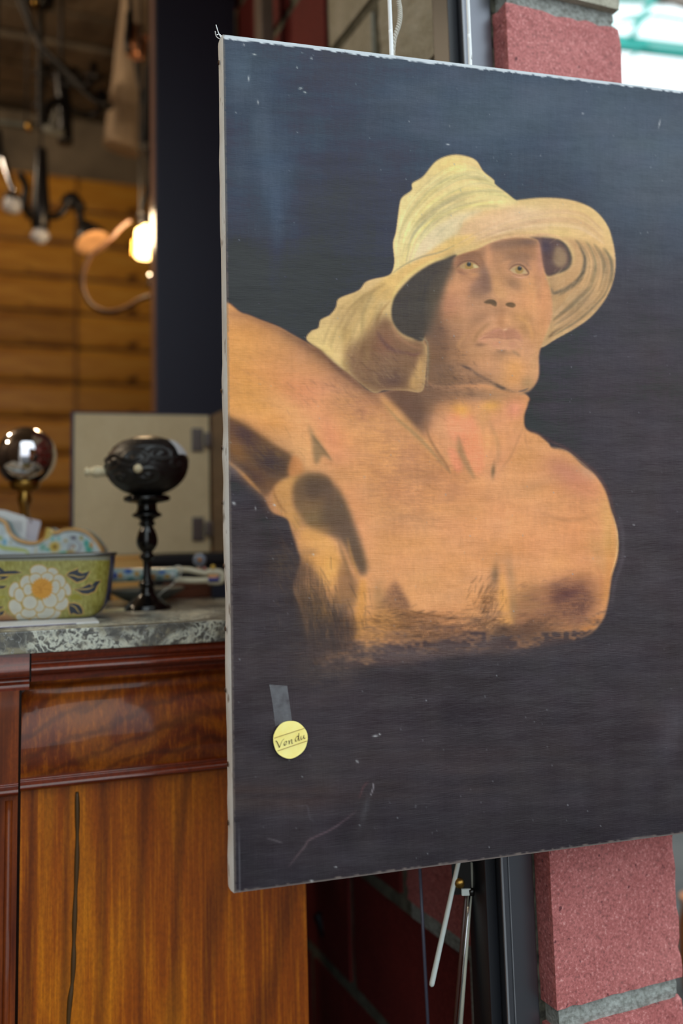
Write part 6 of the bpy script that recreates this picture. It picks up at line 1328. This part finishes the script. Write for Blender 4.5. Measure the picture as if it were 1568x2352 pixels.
# glowing bulb lamp with a hoop of bent wood
Yq = 2.55; uq = Yq/F; o = hang('glowing_lamp', 'glowing yellow glass lamp beside the navy panel, left of the painting', 'lamp', 333, 596, Yq); L = np.array(o.location)
m_glow = bpy.data.materials.new('lit_glass'); m_glow.use_nodes = True; pg = m_glow.node_tree.nodes['Principled BSDF']; pg.inputs['Base Color'].default_value = rgb(255, 230, 160); pg.inputs['Emission Color'].default_value = (1, .62, .22, 1); pg.inputs['Emission Strength'].default_value = 9
MB().lathe([(r*uq, (596-y)*uq) for r, y in [(.5, 596), (20, 592), (24, 586), (22, 570), (22, 530), (20, 524), (10, 520), (8, 512), (.5, 510)]], (0, 0, 0), 28).build('lit_bulb', m_glow, o)
MB().lathe([(r*uq, (596-y)*uq) for r, y in [(9, 516), (12, 508), (14, 492), (12, 484), (5, 478), (.5, 474)]], (-.006, 0, 0), 20).build('socket', m_blk, o)
T(o, [(306, 550), (305, 575), (304, 588)], .004, 'glass_rim', m_gold, Yq-.03); q = at(322, 478, Yq); MB().tube([q-L, q-L+np.array([0, 0, .3]), np.array([q[0], q[1], zc3])-L], .004, 8).build('cable', m_cabl, o)
lp = bpy.data.lights.new('bulb_light', 'POINT'); lp.energy = BULB; lp.color = (1, .72, .42); lp.shadow_soft_size = .05; lo_ = bpy.data.objects.new('bulb_light', lp); COL.objects.link(lo_); lo_.location = L+np.array([-.03, -.10, .06])
o = hang('bent_hoop', 'thin curved hoop of black and amber strip left of the glowing lamp', 'hoop', 190, 650, 2.5); T(o, [(345, 680), (320, 688), (290, 706), (250, 716), (215, 704), (195, 676), (190, 640), (205, 595), (235, 565), (258, 545), (275, 525), (300, 505)], [.0062]*67, 'hoop_strip', wood('amber_strip', [(.3, rgb(30, 20, 12)), (.7, rgb(90, 54, 22))], (2, 2, 2), .5), 2.5)
o = hang('small_knob', 'small grey metal knob on the edge of the navy panel under the glowing lamp', 'knob', 346, 636, 2.5); MB().sphere((0, 0, 0), .011, 16).build('ball', m_chrome, o); MB().lathe([(.008, -.03), (.010, -.02), (.004, -.010), (.004, 0)], (0, 0, 0), 14).build('neck', m_blk, o); q = np.array(o.location); MB().tube([(0, 0, .01), (0, 0, .2), (0, 0, .45)], .002, 6).build('wire', m_cabl, o)
# added warm fill lights for the shop, outside the frame
for i, (s_, t_) in enumerate(((-1.5, 1.9), (-2.4, 1.0))):
    o = thing('fill_lamp', 'unseen warm fill lamp added over the middle of the shop' if i == 0 else 'unseen warm fill lamp added near the shop front', 'lamp', FP(s_, t_, 3.06), FY)
    MB().lathe([(.001, -.012), (.07, -.01), (.07, -.002)], (0, 0, 0), 24).build('diffuser', m_glow, o); MB().lathe([(.075, -.012), (.08, 0), (.075, .045), (.001, .05)], (0, 0, 0), 24).build('housing', m_blk, o)
    la = bpy.data.lights.new('fill_light', 'POINT'); la.energy = CEIL; la.color = (1, .80, .56); la.shadow_soft_size = .08; lo_ = bpy.data.objects.new('fill_light', la); COL.objects.link(lo_); lo_.location = FP(s_, t_, 2.94)

# ================================================================ outdoors, right
m_teal = mat('teal_steel', col=rgb(40, 178, 164), rough=.4); m_teal2 = mat('pale_teal', col=rgb(150, 206, 196), rough=.5); m_dull = mat('dull_brown_beam', col=rgb(150, 132, 120), rough=.6)
Yr = 7.; cn = thing('market_canopy', 'teal steel market canopy beyond the brick pillar, top right', 'canopy', tuple(at(1500, 60, Yr)[:2])+(0,)); L = np.array(cn.location)
def beam(a, b, w_, m, Ya=Yr, Yb2=None, nm='beam'):
    A_, B_ = at(*a, Ya)-L, at(*b, Yb2 or Ya)-L; wv_ = w_*Yr/F/2; dr_ = (B_-A_)/np.linalg.norm(B_-A_); s1 = np.cross(dr_, [0, 1, 0]); s1 /= np.linalg.norm(s1); s2 = np.array([0, 1, 0])*wv_*.6; s1 = s1*wv_
    v_ = [A_+s1+s2, A_-s1+s2, A_-s1-s2, A_+s1-s2, B_+s1+s2, B_-s1+s2, B_-s1-s2, B_+s1-s2]
    MB().add(v_, [(0, 1, 2, 3), (7, 6, 5, 4), (0, 4, 5, 1), (1, 5, 6, 2), (2, 6, 7, 3), (3, 7, 4, 0)]).build(nm, m, cn)
beam((1395, 96), (1760, 140), 34, m_teal); beam((1395, 60), (1515, 34), 9, m_teal); beam((1500, 34), (1760, 78), 10, m_teal, 6.9); beam((1450, 84), (1530, -60), 16, m_teal, 6.95); beam((1470, 112), (1444, 142), 7, m_teal, 6.9); beam((1466, 96), (1500, 118), 12, m_teal, 6.85)
beam((1500, -20), (1760, 60), 34, m_dull, 7.3); beam((1400, -6), (1540, -2), 30, m_teal2, 7.5); beam((1490, 100), (1760, 126), 8, m_teal2, 6.8, nm='rail'); beam((1395, 30), (1480, 36), 8, m_teal2, 7.4)
for x in (1800, 1330): beam((x, -60), (x+30, 1500), 30, m_teal, 7.1, nm='post')
m_terra = mat('terracotta', col=rgb(176, 104, 54), rough=.7); Yp = 2.6; pp = at(1612, 2160, Yp)
pot = thing('terracotta_jar', 'terracotta jar standing outdoors behind the lower right of the brick pillar', 'jar', (pp[0], pp[1], 0)); hh = at(1612, 2060, Yp)[2]
MB().lathe([(.001, 0), (.05, 0), (.055, .01), (.062, hh*.3), (.058, hh*.7), (.045, hh*.9), (.05, hh), (.042, hh), (.038, hh*.9), (.001, hh*.88)], (0, 0, 0), 36).build('jar_body', m_terra, pot)
